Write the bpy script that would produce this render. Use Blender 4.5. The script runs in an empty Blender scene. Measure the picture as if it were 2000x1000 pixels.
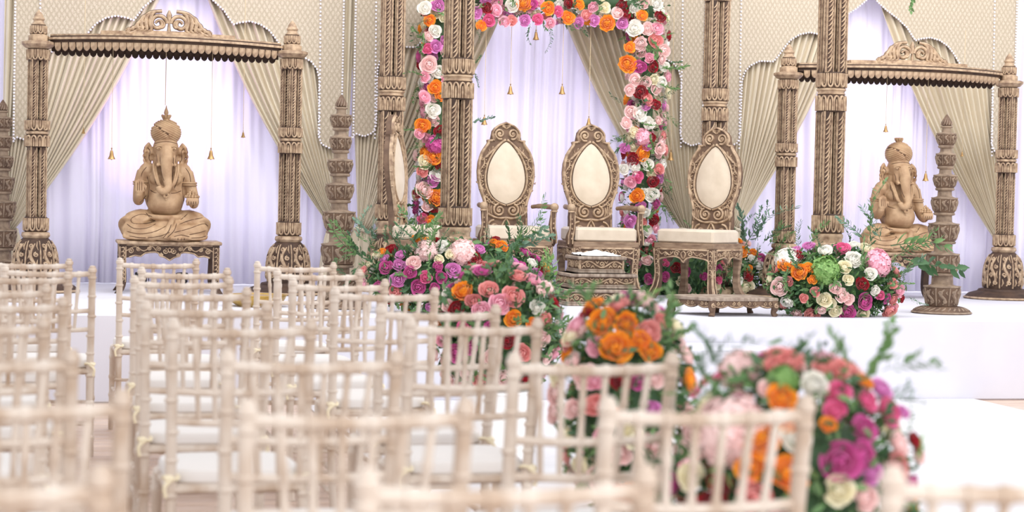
import bpy, math, random
from mathutils import Vector, Matrix, noise
PI = math.pi
random.seed(7)
SC = bpy.context.scene
COL = SC.collection
# ---------------------------------------------------------------- camera
F, EYE = 3770.0, 1.28                      # focal length in pixels of a 2000 px wide frame, eye height
YAW, PITCH, ROLL = math.radians(13.3), math.atan(119 / 3770), math.radians(1.25)
FWD = Vector((math.sin(YAW) * math.cos(PITCH), math.cos(YAW) * math.cos(PITCH), -math.sin(PITCH)))
_r = Vector((math.cos(YAW), -math.sin(YAW), 0)); _u = _r.cross(FWD)
RGT = _r * math.cos(ROLL) + _u * math.sin(ROLL)
UPV = _u * math.cos(ROLL) - _r * math.sin(ROLL)
CAMP = Vector((0, 0, EYE))
cd = bpy.data.cameras.new('camera'); cam = bpy.data.objects.new('camera', cd); COL.objects.link(cam)
cd.sensor_width = 36; cd.lens = F / 2000 * 36; cd.clip_end = 100
cam.matrix_world = Matrix((( RGT.x, UPV.x, -FWD.x, 0), (RGT.y, UPV.y, -FWD.y, 0), (RGT.z, UPV.z, -FWD.z, EYE), (0, 0, 0, 1)))
cd.dof.use_dof = True; cd.dof.focus_distance = 13.4; cd.dof.aperture_fstop = 3.2
SC.camera = cam
def ray(px, py): return FWD + RGT * ((px - 1000) / F) + UPV * ((500 - py) / F)
def at(px, py, Y): d = ray(px, py); return CAMP + d * (Y / d.y)
def atz(px, py, Z): d = ray(px, py); return CAMP + d * ((Z - EYE) / d.z)
def mpp(P): return (Vector(P) - CAMP).dot(FWD) / F
# ---------------------------------------------------------------- world, lights, exposure
SC.view_settings.view_transform = 'Standard'; SC.view_settings.look = 'None'
SC.view_settings.gamma = 1; SC.view_settings.use_curve_mapping = False
SC.view_settings.exposure = 0.29
w = bpy.data.worlds.new('world'); SC.world = w; w.use_nodes = True
w.node_tree.nodes['Background'].inputs[0].default_value = (0.95, 0.96, 1.0, 1)
w.node_tree.nodes['Background'].inputs[1].default_value = 0.92
def area(name, loc, target, size, power, col=(1, 1, 1)):
    l = bpy.data.lights.new(name, 'AREA'); l.shape = 'RECTANGLE'; l.size, l.size_y = size; l.energy = power; l.color = col
    o = bpy.data.objects.new(name, l); COL.objects.link(o); o.location = loc
    o.rotation_euler = (Vector(target) - Vector(loc)).to_track_quat('-Z', 'Y').to_euler(); return o
area('ceiling_softlight', (3.6, 8.5, 5.2), (3.8, 12.6, 0.8), (7, 4), 110, (1, 0.97, 0.94))
area('backdrop_fill_light', (3.9, 11.8, 4.6), (3.9, 15.2, 1.2), (9.5, 1.4), 160, (0.98, 0.97, 1.0))  # added fill that lifts the backdrop, no real fixture behind it
area('hall_window_light', (9.5, 6.0, 3.6), (4.5, 13.5, 1.0), (3, 4), 150, (1, 0.98, 0.96))
area('guest_fill_light', (2.4, -1.2, 3.8), (2.3, 6.5, 0.6), (6, 2.6), 190, (1, 0.98, 0.96))  # added fill from behind the camera for the chairs and aisle flowers
area('sheer_backlight', (4.6, 16.4, 1.9), (4.6, 14, 1.7), (8.5, 3), 95, (0.97, 0.96, 1.0))  # added backlight that whitens the sheer curtains, no known window there
# ---------------------------------------------------------------- materials
def lin(c): return tuple((x / 255 / 12.92 if x / 255 <= .04045 else ((x / 255 + .055) / 1.055) ** 2.4) for x in c) + (1,)
M = {}
def mat(name, c1, c2=None, scale=8, rough=.6, metal=0, bump=0, bscale=60, spec=.4, trans=0, sheen=0, lo=.35, hi=.65, detail=4, stretch=None):
    m = bpy.data.materials.new(name); m.use_nodes = True; nt = m.node_tree; N, L = nt.nodes, nt.links
    b = N['Principled BSDF']; b.inputs['Base Color'].default_value = lin(c1)
    b.inputs['Roughness'].default_value = rough; b.inputs['Metallic'].default_value = metal
    b.inputs['Specular IOR Level'].default_value = spec; b.inputs['Sheen Weight'].default_value = sheen
    tc = N.new('ShaderNodeTexCoord'); vec = tc.outputs['Object']
    if stretch:
        mp = N.new('ShaderNodeMapping'); mp.inputs['Scale'].default_value = stretch; L.new(vec, mp.inputs[0]); vec = mp.outputs[0]
    if c2:
        n = N.new('ShaderNodeTexNoise'); n.inputs['Scale'].default_value = scale; n.inputs['Detail'].default_value = detail; L.new(vec, n.inputs['Vector'])
        r = N.new('ShaderNodeValToRGB'); r.color_ramp.elements[0].position = lo; r.color_ramp.elements[1].position = hi
        r.color_ramp.elements[0].color = lin(c1); r.color_ramp.elements[1].color = lin(c2)
        L.new(n.outputs['Fac'], r.inputs['Fac']); L.new(r.outputs['Color'], b.inputs['Base Color'])
    if bump:
        n2 = N.new('ShaderNodeTexNoise'); n2.inputs['Scale'].default_value = bscale; L.new(vec, n2.inputs['Vector'])
        bp = N.new('ShaderNodeBump'); bp.inputs['Strength'].default_value = bump; bp.inputs['Distance'].default_value = .004
        L.new(n2.outputs['Fac'], bp.inputs['Height']); L.new(bp.outputs['Normal'], b.inputs['Normal'])
    if trans:
        t = N.new('ShaderNodeBsdfTranslucent'); t.inputs['Color'].default_value = lin(c1)
        mx = N.new('ShaderNodeMixShader'); mx.inputs[0].default_value = trans
        L.new(b.outputs[0], mx.inputs[1]); L.new(t.outputs[0], mx.inputs[2]); L.new(mx.outputs[0], N['Material Output'].inputs[0])
    M[name] = m; return m
mat('wood_ground', (80, 59, 46), (56, 40, 32), 14, .7, bump=.3)           # dark stained ground of the carving
mat('wood_relief', (188, 163, 134), (132, 106, 85), 26, .55, bump=.25, lo=.38, hi=.7)   # rubbed gilt on the raised work
mat('wood_mid', (116, 92, 73), (86, 65, 52), 14, .7, bump=.3)
mat('gap_shade', (48, 35, 29), None, rough=.8)  # near black, shade between the columns put into the colour
mat('wood_plain', (156, 132, 108), (116, 92, 73), 9, .6, bump=.3, stretch=(1, 1, 4))
mat('wood_grey', (166, 150, 134), (124, 106, 92), 10, .65, bump=.3, stretch=(4, 1, 1))
mat('lamp_relief', (154, 134, 114), (112, 93, 78), 24, .6, bump=.25, lo=.38, hi=.7)
mat('stone_tan', (190, 159, 124), (152, 119, 88), 9, .6, bump=.25)
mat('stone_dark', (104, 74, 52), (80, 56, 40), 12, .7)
mat('limewash', (216, 203, 190), (180, 155, 132), 11, .55, bump=.2, stretch=(1, 1, .4), lo=.44, hi=.68)
mat('pad_white', (226, 221, 217), None, rough=.9, bump=.15, bscale=40)
mat('tie_cream', (238, 226, 196), None, rough=.8)
mat('stage_white', (214, 213, 222), (208, 207, 217), 3, .75, bump=.08, bscale=25)
mat('carpet_white', (226, 225, 228), (220, 219, 223), 5, .95, bump=.2, bscale=300)
mat('sheer', (246, 243, 254), None, rough=.85, trans=.35)
mat('champagne', (224, 212, 188), (212, 198, 172), 2, .42, sheen=.4, bump=.05, bscale=200, trans=.08)
mat('cushion', (212, 197, 176), (200, 184, 162), 9, .55, sheen=.3, bump=.06)
mat('pearl', (246, 242, 250), None, rough=.18, spec=.7)
mat('plank_a', (214, 192, 178), (202, 178, 162), 6, .45, stretch=(1, 9, 1))
mat('plank_b', (206, 183, 168), (194, 170, 154), 6, .45, stretch=(1, 9, 1))
mat('wall_paint', (244, 243, 248), None, rough=.9)
mat('timber', (176, 140, 108), (150, 116, 86), 5, .5, stretch=(6, 6, 1))
mat('brass', (190, 156, 104), (160, 126, 80), 20, .4, metal=.6)
mat('string', (206, 186, 150), None, rough=.7)
mat('gilt', (208, 176, 96), (176, 140, 66), 16, .35, metal=.6)
mat('black_plastic', (34, 34, 40), None, rough=.4)
mat('lens_violet', (150, 110, 220), None, rough=.15)
mat('cloth_white', (250, 249, 248), None, rough=.9)
mat('steel_grey', (150, 150, 158), None, rough=.4, metal=.7)
FLOWER = {'magenta': ((222, 104, 172), (196, 72, 146)), 'orchid': ((234, 158, 214), (218, 128, 194)), 'blush': ((254, 228, 224), (252, 212, 210)),
          'salmon': ((246, 176, 170), (236, 146, 144)), 'white': ((252, 250, 244), (246, 242, 230)), 'cream': ((252, 246, 222), (246, 236, 200)),
          'orange': ((255, 176, 54), (250, 146, 28)), 'red': ((176, 18, 38), (140, 8, 26)), 'dusty': ((232, 158, 154), (214, 128, 128)), 'hotpink': ((244, 126, 174), (230, 98, 152)),
          'pink': ((252, 200, 214), (248, 178, 198))}
for k, (a, b_) in FLOWER.items(): mat('petal_' + k, a, b_, 1.3, .55, sheen=.3, spec=.25, trans=.22)
mat('leaf_green', (120, 154, 98), (88, 126, 76), 5, .5, trans=.2)
mat('leaf_deep', (84, 120, 80), (60, 94, 62), 5, .5, trans=.15)
mat('leaf_lime', (150, 188, 112), (112, 156, 82), 5, .5, trans=.15)
mat('leaf_blue', (128, 156, 132), (98, 130, 108), 5, .55, trans=.1)
mat('leaf_bronze', (128, 104, 78), (104, 80, 70), 5, .55)
def brocade():
    m = bpy.data.materials.new('brocade'); m.use_nodes = True; nt = m.node_tree; N, L = nt.nodes, nt.links; b = N['Principled BSDF']
    tc = N.new('ShaderNodeTexCoord'); sp = N.new('ShaderNodeSeparateXYZ'); L.new(tc.outputs['Object'], sp.inputs[0])
    def mth(op, a, bb=None):
        n = N.new('ShaderNodeMath'); n.operation = op
        for i, q in enumerate((a, bb)):
            if q is None: continue
            if isinstance(q, (int, float)): n.inputs[i].default_value = q
            else: L.new(q, n.inputs[i])
        return n.outputs[0]
    x, z = sp.outputs['X'], sp.outputs['Z']; k = 80.0
    a = mth('SINE', mth('MULTIPLY', mth('ADD', x, mth('MULTIPLY', z, .62)), k)); c = mth('SINE', mth('MULTIPLY', mth('SUBTRACT', x, mth('MULTIPLY', z, .62)), k))
    lat = mth('MULTIPLY', mth('ABSOLUTE', a), mth('ABSOLUTE', c))               # diamond lattice
    vo = N.new('ShaderNodeTexVoronoi'); vo.inputs['Scale'].default_value = 90; L.new(tc.outputs['Object'], vo.inputs['Vector'])
    r = N.new('ShaderNodeValToRGB'); e = r.color_ramp.elements; e[0].position = .04; e[0].color = lin((170, 156, 134)); e[1].position = .5; e[1].color = lin((180, 166, 144))
    q = r.color_ramp.elements.new(.9); q.color = lin((192, 179, 158)); L.new(lat, r.inputs[0])
    r2 = N.new('ShaderNodeValToRGB'); e = r2.color_ramp.elements; e[0].position = .1; e[0].color = (.8, .8, .8, 1); e[1].position = .22; e[1].color = (0, 0, 0, 1); L.new(vo.outputs['Distance'], r2.inputs[0])
    mx = N.new('ShaderNodeMixRGB'); L.new(r2.outputs[0], mx.inputs[0]); L.new(r.outputs[0], mx.inputs[1]); mx.inputs[2].default_value = lin((246, 236, 220))
    L.new(mx.outputs[0], b.inputs['Base Color']); b.inputs['Roughness'].default_value = .42; b.inputs['Sheen Weight'].default_value = .2
    bp = N.new('ShaderNodeBump'); bp.inputs['Strength'].default_value = .3; bp.inputs['Distance'].default_value = .004; L.new(lat, bp.inputs['Height']); L.new(bp.outputs[0], b.inputs['Normal'])
    M['brocade'] = m
brocade()
# ---------------------------------------------------------------- mesh builder
class MB:
    def __init__(s): s.v, s.f, s.m = [], [], []
    def add(s, vs, fs, m=0, X=None):
        o = len(s.v)
        s.v += [tuple(X @ Vector(p)) for p in vs] if X else [tuple(p) for p in vs]
        s.f += [tuple(i + o for i in f) for f in fs]; s.m += [m] * len(fs); return s
    def box(s, c, d, m=0, ch=0, X=None):
        x, y, z = d[0] / 2, d[1] / 2, d[2] / 2
        if not ch:
            v = [(c[0] + i * x, c[1] + j * y, c[2] + k * z) for k in (-1, 1) for i, j in ((-1, -1), (1, -1), (1, 1), (-1, 1))]
            return s.add(v, [(3, 2, 1, 0), (4, 5, 6, 7)] + [(i, (i + 1) % 4, (i + 1) % 4 + 4, i + 4) for i in range(4)], m, X)
        v = []
        for zz, q in ((-z, ch), (-z + ch, 0), (z - ch, 0), (z, ch)):
            for a, b in ((-x + q, -y + q + ch), (-x + q + ch, -y + q), (x - q - ch, -y + q), (x - q, -y + q + ch), (x - q, y - q - ch), (x - q - ch, y - q), (-x + q + ch, y - q), (-x + q, y - q - ch)):
                v.append((c[0] + a, c[1] + b, c[2] + zz))
        f = [tuple(range(7, -1, -1)), tuple(range(24, 32))]
        for l in range(3): f += [(l * 8 + i, l * 8 + (i + 1) % 8, l * 8 + 8 + (i + 1) % 8, l * 8 + 8 + i) for i in range(8)]
        return s.add(v, f, m, X)
    def lathe(s, prof, n=20, m=0, X=None, off=(0, 0, 0), sq=None):
        v = []
        for r, z in prof:
            for i in range(n):
                a = 2 * PI * i / n; v.append((off[0] + r * math.cos(a), off[1] + r * math.sin(a), off[2] + z))
        f = []
        for k in range(len(prof) - 1): f += [(k * n + i, k * n + (i + 1) % n, k * n + n + (i + 1) % n, k * n + n + i) for i in range(n)]
        if prof[0][0] > 1e-5: f.append(tuple(range(n - 1, -1, -1)))
        if prof[-1][0] > 1e-5: f.append(tuple(range((len(prof) - 1) * n, len(prof) * n)))
        return s.add(v, f, m, X)
    def tube(s, pts, r, n=8, m=0, X=None, flat=1):
        pts = [Vector(p) for p in pts]; k = len(pts); rs = r if isinstance(r, (list, tuple)) else [r] * k
        v = []; up = Vector((0, 0, 1)); prev = None
        for i, p in enumerate(pts):
            t = (pts[min(i + 1, k - 1)] - pts[max(i - 1, 0)]).normalized()
            if prev is None: a = t.orthogonal().normalized()
            else:
                a = prev - t * prev.dot(t); a = a.normalized() if a.length > 1e-6 else t.orthogonal().normalized()
            prev = a; b = t.cross(a)
            for j in range(n):
                q = 2 * PI * j / n; v.append(p + (a * math.cos(q) + b * math.sin(q) * flat) * rs[i])
        f = [tuple(range(n - 1, -1, -1)), tuple(range((k - 1) * n, k * n))]
        for i in range(k - 1): f += [(i * n + j, i * n + (j + 1) % n, i * n + n + (j + 1) % n, i * n + n + j) for j in range(n)]
        return s.add(v, f, m, X)
    def ell(s, c, r, n=12, k=8, m=0, X=None):
        v = [(c[0], c[1], c[2] - r[2])]
        for i in range(1, k):
            a = -PI / 2 + PI * i / k
            for j in range(n):
                b = 2 * PI * j / n; v.append((c[0] + r[0] * math.cos(a) * math.cos(b), c[1] + r[1] * math.cos(a) * math.sin(b), c[2] + r[2] * math.sin(a)))
        v.append((c[0], c[1], c[2] + r[2])); e = len(v) - 1; f = []
        for j in range(n): f += [(0, 1 + (j + 1) % n, 1 + j), (e, e - n + j, e - n + (j + 1) % n)]
        for i in range(k - 2): f += [(1 + i * n + j, 1 + i * n + (j + 1) % n, 1 + i * n + n + (j + 1) % n, 1 + i * n + n + j) for j in range(n)]
        return s.add(v, f, m, X)
    def prism(s, out, y0, y1, m=0, X=None, bev=0):
        """outline in (x, z), extruded from y0 (front) to y1; front edge bevelled by bev towards the centroid"""
        n = len(out); cx = sum(p[0] for p in out) / n; cz = sum(p[1] for p in out) / n
        rings = [(y1, 0), (y0 + bev, 0)] + ([(y0, bev)] if bev else [])
        v = []
        for y, q in rings:
            for x, z in out:
                d = math.hypot(x - cx, z - cz) or 1; v.append((x - (x - cx) / d * q, y, z - (z - cz) / d * q))
        f = [tuple(range(n - 1, -1, -1)), tuple(range((len(rings) - 1) * n, len(rings) * n))]
        for l in range(len(rings) - 1): f += [(l * n + i, l * n + (i + 1) % n, l * n + n + (i + 1) % n, l * n + n + i) for i in range(n)]
        return s.add(v, f, m, X)
    def ridge(s, path, w, h, S, m=1, closed=False):
        """raised carved line along a (u, v) path on the surface S(u, v, height)"""
        k = len(path); ws = [q * 1.3 for q in (w if isinstance(w, (list, tuple)) else [w] * k)]; h *= 1.15; v = []
        for i, p in enumerate(path):
            a = path[(i - 1) % k if closed else max(i - 1, 0)]; b = path[(i + 1) % k if closed else min(i + 1, k - 1)]
            dx, dy = b[0] - a[0], b[1] - a[1]; l = math.hypot(dx, dy) or 1; nx, ny = -dy / l, dx / l; q = ws[i]
            hh = h * min(1, q / max(ws) + .25)
            for c, g in ((-1, -.25), (-.55, .8), (.0, 1), (.55, .8), (1, -.25)): v.append(S(p[0] + nx * q * c, p[1] + ny * q * c, hh * g))
        f = []
        for i in range(k if closed else k - 1):
            j = (i + 1) % k; f += [(i * 5 + t, i * 5 + t + 1, j * 5 + t + 1, j * 5 + t) for t in range(4)]
        return s.add(v, f, m)
def ob(name, mb, mats, parent=None, loc=(0, 0, 0), rot=(0, 0, 0), smooth=True, ang=38, scale=None):
    me = bpy.data.meshes.new(name); me.from_pydata(mb.v, [], mb.f)
    for q in (mats if isinstance(mats, (list, tuple)) else [mats]): me.materials.append(M[q])
    me.polygons.foreach_set('material_index', mb.m)
    if smooth:
        me.polygons.foreach_set('use_smooth', [True] * len(me.polygons)); me.set_sharp_from_angle(angle=math.radians(ang))
    return obm(name, me, parent, loc, rot, scale)
def obm(name, me, parent=None, loc=(0, 0, 0), rot=(0, 0, 0), scale=None):
    o = bpy.data.objects.new(name, me); COL.objects.link(o); o.parent = parent; o.location = loc; o.rotation_euler = rot
    if scale: o.scale = (scale,) * 3 if isinstance(scale, (int, float)) else scale
    return o
def tag(o, label=None, cat=None, group=None, kind=None):
    for k, q in (('label', label), ('category', cat), ('group', group), ('kind', kind)):
        if q: o[k] = q
    return o
def thing(name, label, cat, loc=(0, 0, 0), rz=0, group=None):
    o = bpy.data.objects.new(name, None); COL.objects.link(o); o.location = loc; o.rotation_euler = (0, 0, rz); o.empty_display_size = .1
    return tag(o, label, cat, group)
def copy_tree(o, parent=None):
    c = o.copy(); COL.objects.link(c); c.parent = parent
    for ch in list(o.children): copy_tree(ch, c)
    return c
def smoothpts(p, k=6, closed=False):
    """Catmull-Rom through 2D/3D points"""
    p = [Vector(q) for q in p]; n = len(p); out = []
    for i in range(n if closed else n - 1):
        a, b, c, d = (p[(i - 1) % n], p[i], p[(i + 1) % n], p[(i + 2) % n]) if closed else (p[max(i - 1, 0)], p[i], p[i + 1], p[min(i + 2, n - 1)])
        for j in range(k):
            t = j / k; out.append(.5 * ((2 * b) + (c - a) * t + (2 * a - 5 * b + 4 * c - d) * t * t + (3 * b - a - 3 * c + d) * t ** 3))
    if not closed: out.append(p[-1])
    return [tuple(q) for q in out]
def spiral(cx, cz, r, turns, a0, sgn=1, n=22, inner=.12):
    return [(cx + r * (1 - (1 - inner) * i / n) * math.cos(a0 + sgn * turns * 2 * PI * i / n), cz + r * (1 - (1 - inner) * i / n) * math.sin(a0 + sgn * turns * 2 * PI * i / n)) for i in range(n + 1)]
def cyl(R, cx=0, cy=0): return lambda u, v, h: (cx + (R + h) * math.sin(u / R), cy - (R + h) * math.cos(u / R), v)
def plane(y, x0=0, z0=0): return lambda u, v, h: (x0 + u, y - h, z0 + v)
# ================================================================ the hall
ST, SF = .53, 11.58                          # stage height, y of its front edge
fl = ob('floor', MB().box((4, 7.5, -.06), (18, 19, .1)), 'plank_b'); tag(fl, 'pale wooden plank floor of the hall', kind='structure')
plk = [ob('plank', MB().box((0, 0, 0), (1.796, .146, .012), 0, .002), q, fl, (-50, 0, 0)).data for q in ('plank_a', 'plank_b')]
for o in list(fl.children): bpy.data.objects.remove(o)
nr = 0; y = 1.9
while y < 12.2:
    off = -1.7 + (nr * .73) % 1.8
    for c in range(3 if y < 10.6 else 5):
        x = off + c * 1.8
        if y >= 10.6 and c >= 3: x = off + 6.6 + (c - 3) * 1.8
        obm('plank', plk[random.random() < .45], fl, (x, y, -.004 + random.uniform(-.001, .001)))
    y += .15; nr += 1
cp = ob('aisle_carpet', MB().box((3.66, 6.3, .009), (4.4, 10.55, .012), 0, .003), 'carpet_white'); tag(cp, 'white carpet runner down the aisle to the stage', 'carpet')
sb = MB().box((4.2, 14.05, ST / 2), (12.6, 2 * (14.05 - SF), ST), 0, .012); st = ob('stage', sb, 'stage_white'); tag(st, 'raised stage wrapped in white cloth', 'stage', kind='structure')
bx = thing('stage_step', 'white cloth-covered step block against the stage front behind the blush flowers', 'step', (3.79, 11.33, .0155))
ob('step_block', MB().box((0, 0, .18), (1.0, .46, .36), 0, .012), 'stage_white', bx)
wb = ob('wall_back', MB().box((4, 16.55, 2.4), (19, .1, 4.8)), 'wall_paint'); tag(wb, 'plain white hall wall behind the drapes', kind='structure')
# timber door surround at the far right
dr = thing('door_1', 'timber door surround at the right edge behind the shrine', 'door', (8.34, 15.7, 0)); tag(dr, kind='structure')
ob('door_post', MB().box((-.02, 0, 1.05 + .1), (.12, .12, 2.3), 0, .01), 'timber', dr); ob('lintel', MB().box((.5, 0, 2.72), (1.3, .12, .1), 0, .01), 'timber', dr)
ob('door_panel', MB().box((.56, .03, 1.3), (1.0, .05, 2.6), 0, .01), 'wall_paint', dr)
# ---------------------------------------------------------------- drapes
WY = 15.0
def sheer(name, label, x0, x1, y, seed, ztop=3.5):
    rnd = random.Random(seed); n = int((x1 - x0) / .011); mb = MB(); v = []; ph = 0; fr = 1; a = []
    for i in range(n + 1):
        if i % 9 == 0: fr = rnd.uniform(.5, 1.6)
        ph += fr * .52; a.append(math.sin(ph) * .015 + .012 * math.sin(ph * .37 + 1) + .01 * math.sin(ph * 2.1))
    zs = [ztop, 2.6, 1.8, 1.1, ST + .01]
    for k, z in enumerate(zs):
        for i in range(n + 1): v.append((x0 + (x1 - x0) * i / n + .012 * math.sin(i * .05 + k * 1.3), y + a[i] * (.8 + .12 * k), z))
    f = [(k * (n + 1) + i, k * (n + 1) + i + 1, (k + 1) * (n + 1) + i + 1, (k + 1) * (n + 1) + i) for k in range(len(zs) - 1) for i in range(n)]
    mb.add(v, f); o = ob(name, mb, 'sheer', ang=180)
    s = o.modifiers.new('thick', 'SOLIDIFY'); s.thickness = .002
    return tag(o, label, 'curtain', 'white sheer curtains')
sheer('sheer_curtain', 'white pleated sheer curtain hanging behind the left statue shrine', -1.9, 2.19, WY + .12, 1)
sheer('sheer_curtain', 'white pleated sheer curtain hanging behind the two thrones', 2.19, 5.16, WY + .12, 2)
sheer('sheer_curtain', 'white pleated sheer curtain hanging behind the right statue shrine', 5.16, 8.1, WY + .12, 3)
def drape(label, xs0, xs1, ztop, xt, zt, y, seed, np_=20):
    """gathered curtain: pleats fan out from the tie at (xt, zt) up to the rail between xs0 (pier) and xs1 (arch centre)"""
    rnd = random.Random(seed); nu, nv = np_ * 12, 26; v = []; sg = 1 if xs1 > xs0 else -1
    ph = []; p = 0
    for i in range(nu + 1):
        p += 2 * PI / 12 * rnd.uniform(.75, 1.25); ph.append(p)
    lo = [rnd.uniform(.6, 1.25) for _ in range(nu + 1)]
    root = thing('swag_drape', label, 'drape', (xt, y, ST), group='champagne swag drapes')
    zl = ST + .02
    for k in range(nv + 1):
        t = k / nv
        for i in range(nu + 1):
            u = i / nu
            x0 = xs0 + (xs1 - xs0) * u
            q = (1 - t); s = q ** .93
            x = xt + sg * .05 * (u - .5) * 2 * .8 + (x0 - xt) * s + sg * .05 * u * math.sin(PI * t) * 1.2
            z = zt + (ztop - zt) * q - .10 * u * math.sin(PI * t) * (1 - .3 * t)
            amp = (.03 * (.22 + .78 * q ** .6)) * lo[i]
            v.append((x - xt, amp * math.sin(ph[i]) + .008 * math.sin(ph[i] * .31 + 5 * t) - .05 * t, z - ST))
    f = [(k * (nu + 1) + i, k * (nu + 1) + i + 1, (k + 1) * (nu + 1) + i + 1, (k + 1) * (nu + 1) + i) for k in range(nv) for i in range(nu)]
    o = ob('drape_panel', MB().add(v, f), 'champagne', root, ang=180); o.modifiers.new('thick', 'SOLIDIFY').thickness = .004
    v = []; nu2 = 60                                              # the tail below the tie
    for k in range(9):
        t = k / 8
        for i in range(nu2 + 1):
            a = 2 * PI * i / nu2; r = (.06 + .05 * t ** .7) * (1 + .22 * math.sin(a * 9 + t)); v.append((r * math.cos(a) * 1.2, -.05 + r * .6 * math.sin(a), zt - ST - t * (zt - ST - .01)))
    o = ob('drape_tail', MB().add(v, [(k * (nu2 + 1) + i, k * (nu2 + 1) + i + 1, (k + 1) * (nu2 + 1) + i + 1, (k + 1) * (nu2 + 1) + i) for k in range(8) for i in range(nu2)]), 'champagne', root, ang=180)
    mb = MB(); mb.tube([(.075 * math.cos(a), -.05 + .05 * math.sin(a), zt - ST + .015 * math.sin(a * 2)) for a in [2 * PI * i / 16 for i in range(17)]], .014, 8)
    ob('tie_back', mb, 'champagne', [c for c in root.children if c.name.startswith('drape_panel')][0])
    return root
drape('champagne drape tied back left of the left statue shrine', -.36, .93, 3.3, -.36, .93, WY - .03, 11)
drape('champagne drape tied back between the left shrine and the tiered lamp pillar', 2.22, .93, 3.3, 2.13, .98, WY - .03, 12)
drape('champagne drape tied back beside the left rear mandap pillar', 2.22, 3.6, 3.3, 2.33, .98, WY - .02, 13)
drape('champagne drape tied back right of the flower arch', 5.18, 3.72, 3.3, 4.98, 1.02, WY - .03, 14)
drape('champagne drape tied back left of the right statue shrine', 5.17, 6.5, 3.35, 5.37, 1.05, WY - .02, 15)
drape('champagne drape tied back at the right end of the stage', 7.86, 6.5, 3.35, 7.80, .93, WY - .03, 16)
HALF = [(1.24, 1.60), (1.21, 1.63), (1.14, 1.61), (1.07, 1.64), (1.043, 1.70), (1.04, 2.14), (1.02, 2.22), (.975, 2.275), (.90, 2.315), (.82, 2.315), (.79, 2.315), (.745, 2.37), (.70, 2.44), (.65, 2.50), (.58, 2.545), (.50, 2.565), (.42, 2.552), (.375, 2.535), (.345, 2.575), (.30, 2.64), (.22, 2.71), (.12, 2.78), (.05, 2.84), (0, 2.90)]
def valance(label, cx, sx, left_out, right_out, y, dz=0):
    root = thing('valance', label, 'valance', (cx, y, ST), group='brocade arch valances'); top = 3.55 - ST
    pts = []
    h = [(a * sx if a <= 1.04 else 1.04 * sx + (a - 1.04), z + dz - ST) for a, z in HALF]
    L_ = [(-(a if a <= 1.04 * sx + 1e-6 else 1.04 * sx + (a - 1.04 * sx) * left_out / .2), z) for a, z in h]
    R_ = [((a if a <= 1.04 * sx + 1e-6 else 1.04 * sx + (a - 1.04 * sx) * right_out / .2), z) for a, z in h]
    pts = L_ + R_[::-1][1:]
    n = len(pts); v = []
    for yy in (-.006, .006):
        for x, z in pts: v.append((x, yy, z))
        for x, z in pts: v.append((x, yy, top))
    f = []
    for i in range(n - 1): f += [(i, i + 1, n + i + 1, n + i), (2 * n + i + 1, 2 * n + i, 3 * n + i, 3 * n + i + 1), (i, 2 * n + i, 2 * n + i + 1, i + 1)]
    bp_ = ob('brocade_panel', MB().add(v, f), 'brocade', root, smooth=False)
    mb = MB()
    def string(path, sp=.024, r=.0085):
        d = 0
        for a, b in zip(path, path[1:]):
            l = math.hypot(b[0] - a[0], b[1] - a[1])
            while d <= l:
                t = d / l if l else 0; mb.ell((a[0] + (b[0] - a[0]) * t, -.014, a[1] + (b[1] - a[1]) * t), (r, r, r), 8, 5); d += sp
            d -= l
    string(pts)
    string([(pts[0][0] + .01, pts[0][1]), (pts[0][0] + .01, top)]); string([(pts[-1][0] - .01, pts[-1][1]), (pts[-1][0] - .01, top)])
    string([(-1.04 * sx - .01, 1.7 - ST), (-1.04 * sx - .03, top)], .03); string([(1.04 * sx + .01, 1.7 - ST), (1.04 * sx - .01, top)], .03)
    tag(ob('pearl_trim', mb, 'pearl', bp_), 'strings of white pearl beads', kind='stuff')
valance('gold brocade valance with pearl edge arching over the left shrine', .92, 1.0, .21, .19, WY - .10)
valance('gold brocade valance with pearl edge arching behind the flower arch', 3.65, 1.19, .19, .2, WY - .105, .1)
valance('gold brocade valance with pearl edge arching over the right shrine', 6.52, 1.07, .2, .21, WY - .10, .1)
# ================================================================ carved wood
def band(mb, z0, z1, R, n, up=True, h=.010):
    """ring of lotus tongues around a drum"""
    mb.lathe([(R * .9, z0), (R * .97, z0 + .006), (R * .97, z1 - .006), (R * .9, z1)], 28, 0)
    S = cyl(R * .97); C = 2 * PI * R * .97 / n; H = z1 - z0
    for i in range(n):
        u = i * C; P = []
        for k in range(9):
            a = PI * k / 8; P.append((u + C * .38 * math.cos(a), -math.sin(a) * H * .3))
        P = [(u + C * .38, H * .52)] + P + [(u - C * .38, H * .52)]
        P = [(p, (z0 + H * .40 + q) if up else (z1 - H * .40 - q)) for p, q in P]
        mb.ridge(P, C * .13, h, S, 1)
        t = [(u, H * .52), (u, H * .2), (u, -H * .12)]; mb.ridge([(p, (z0 + H * .40 + q) if up else (z1 - H * .40 - q)) for p, q in t], [C * .12, C * .17, C * .06], h * .8, S, 1)
def column_mesh(r, H, pitch=.03):
    mb = MB().lathe([(r, 0), (r, H)], 18, 0); S = cyl(r); C = 2 * PI * r / 4
    for s in range(4):
        mb.ridge([(s * C - C * .06, 0), (s * C - C * .06, H)], C * .05, .0055, S, 1); mb.ridge([(s * C + C * .06, 0), (s * C + C * .06, H)], C * .05, .0055, S, 1)
        d = 1; z = 0
        while z < H - pitch * 1.9:
            a = -.30 * d
            mb.ridge([(s * C + C * (.5 + a), z), (s * C + C * (.5 - .02 * d), z + pitch * .5), (s * C + C * (.5 + .16 * d), z + pitch * 1.2), (s * C + C * (.5 + .2 * d), z + pitch * 1.85)], [C * .04, C * .085, C * .08, C * .03], .0055, S, 1); z += pitch
    return mb
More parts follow.
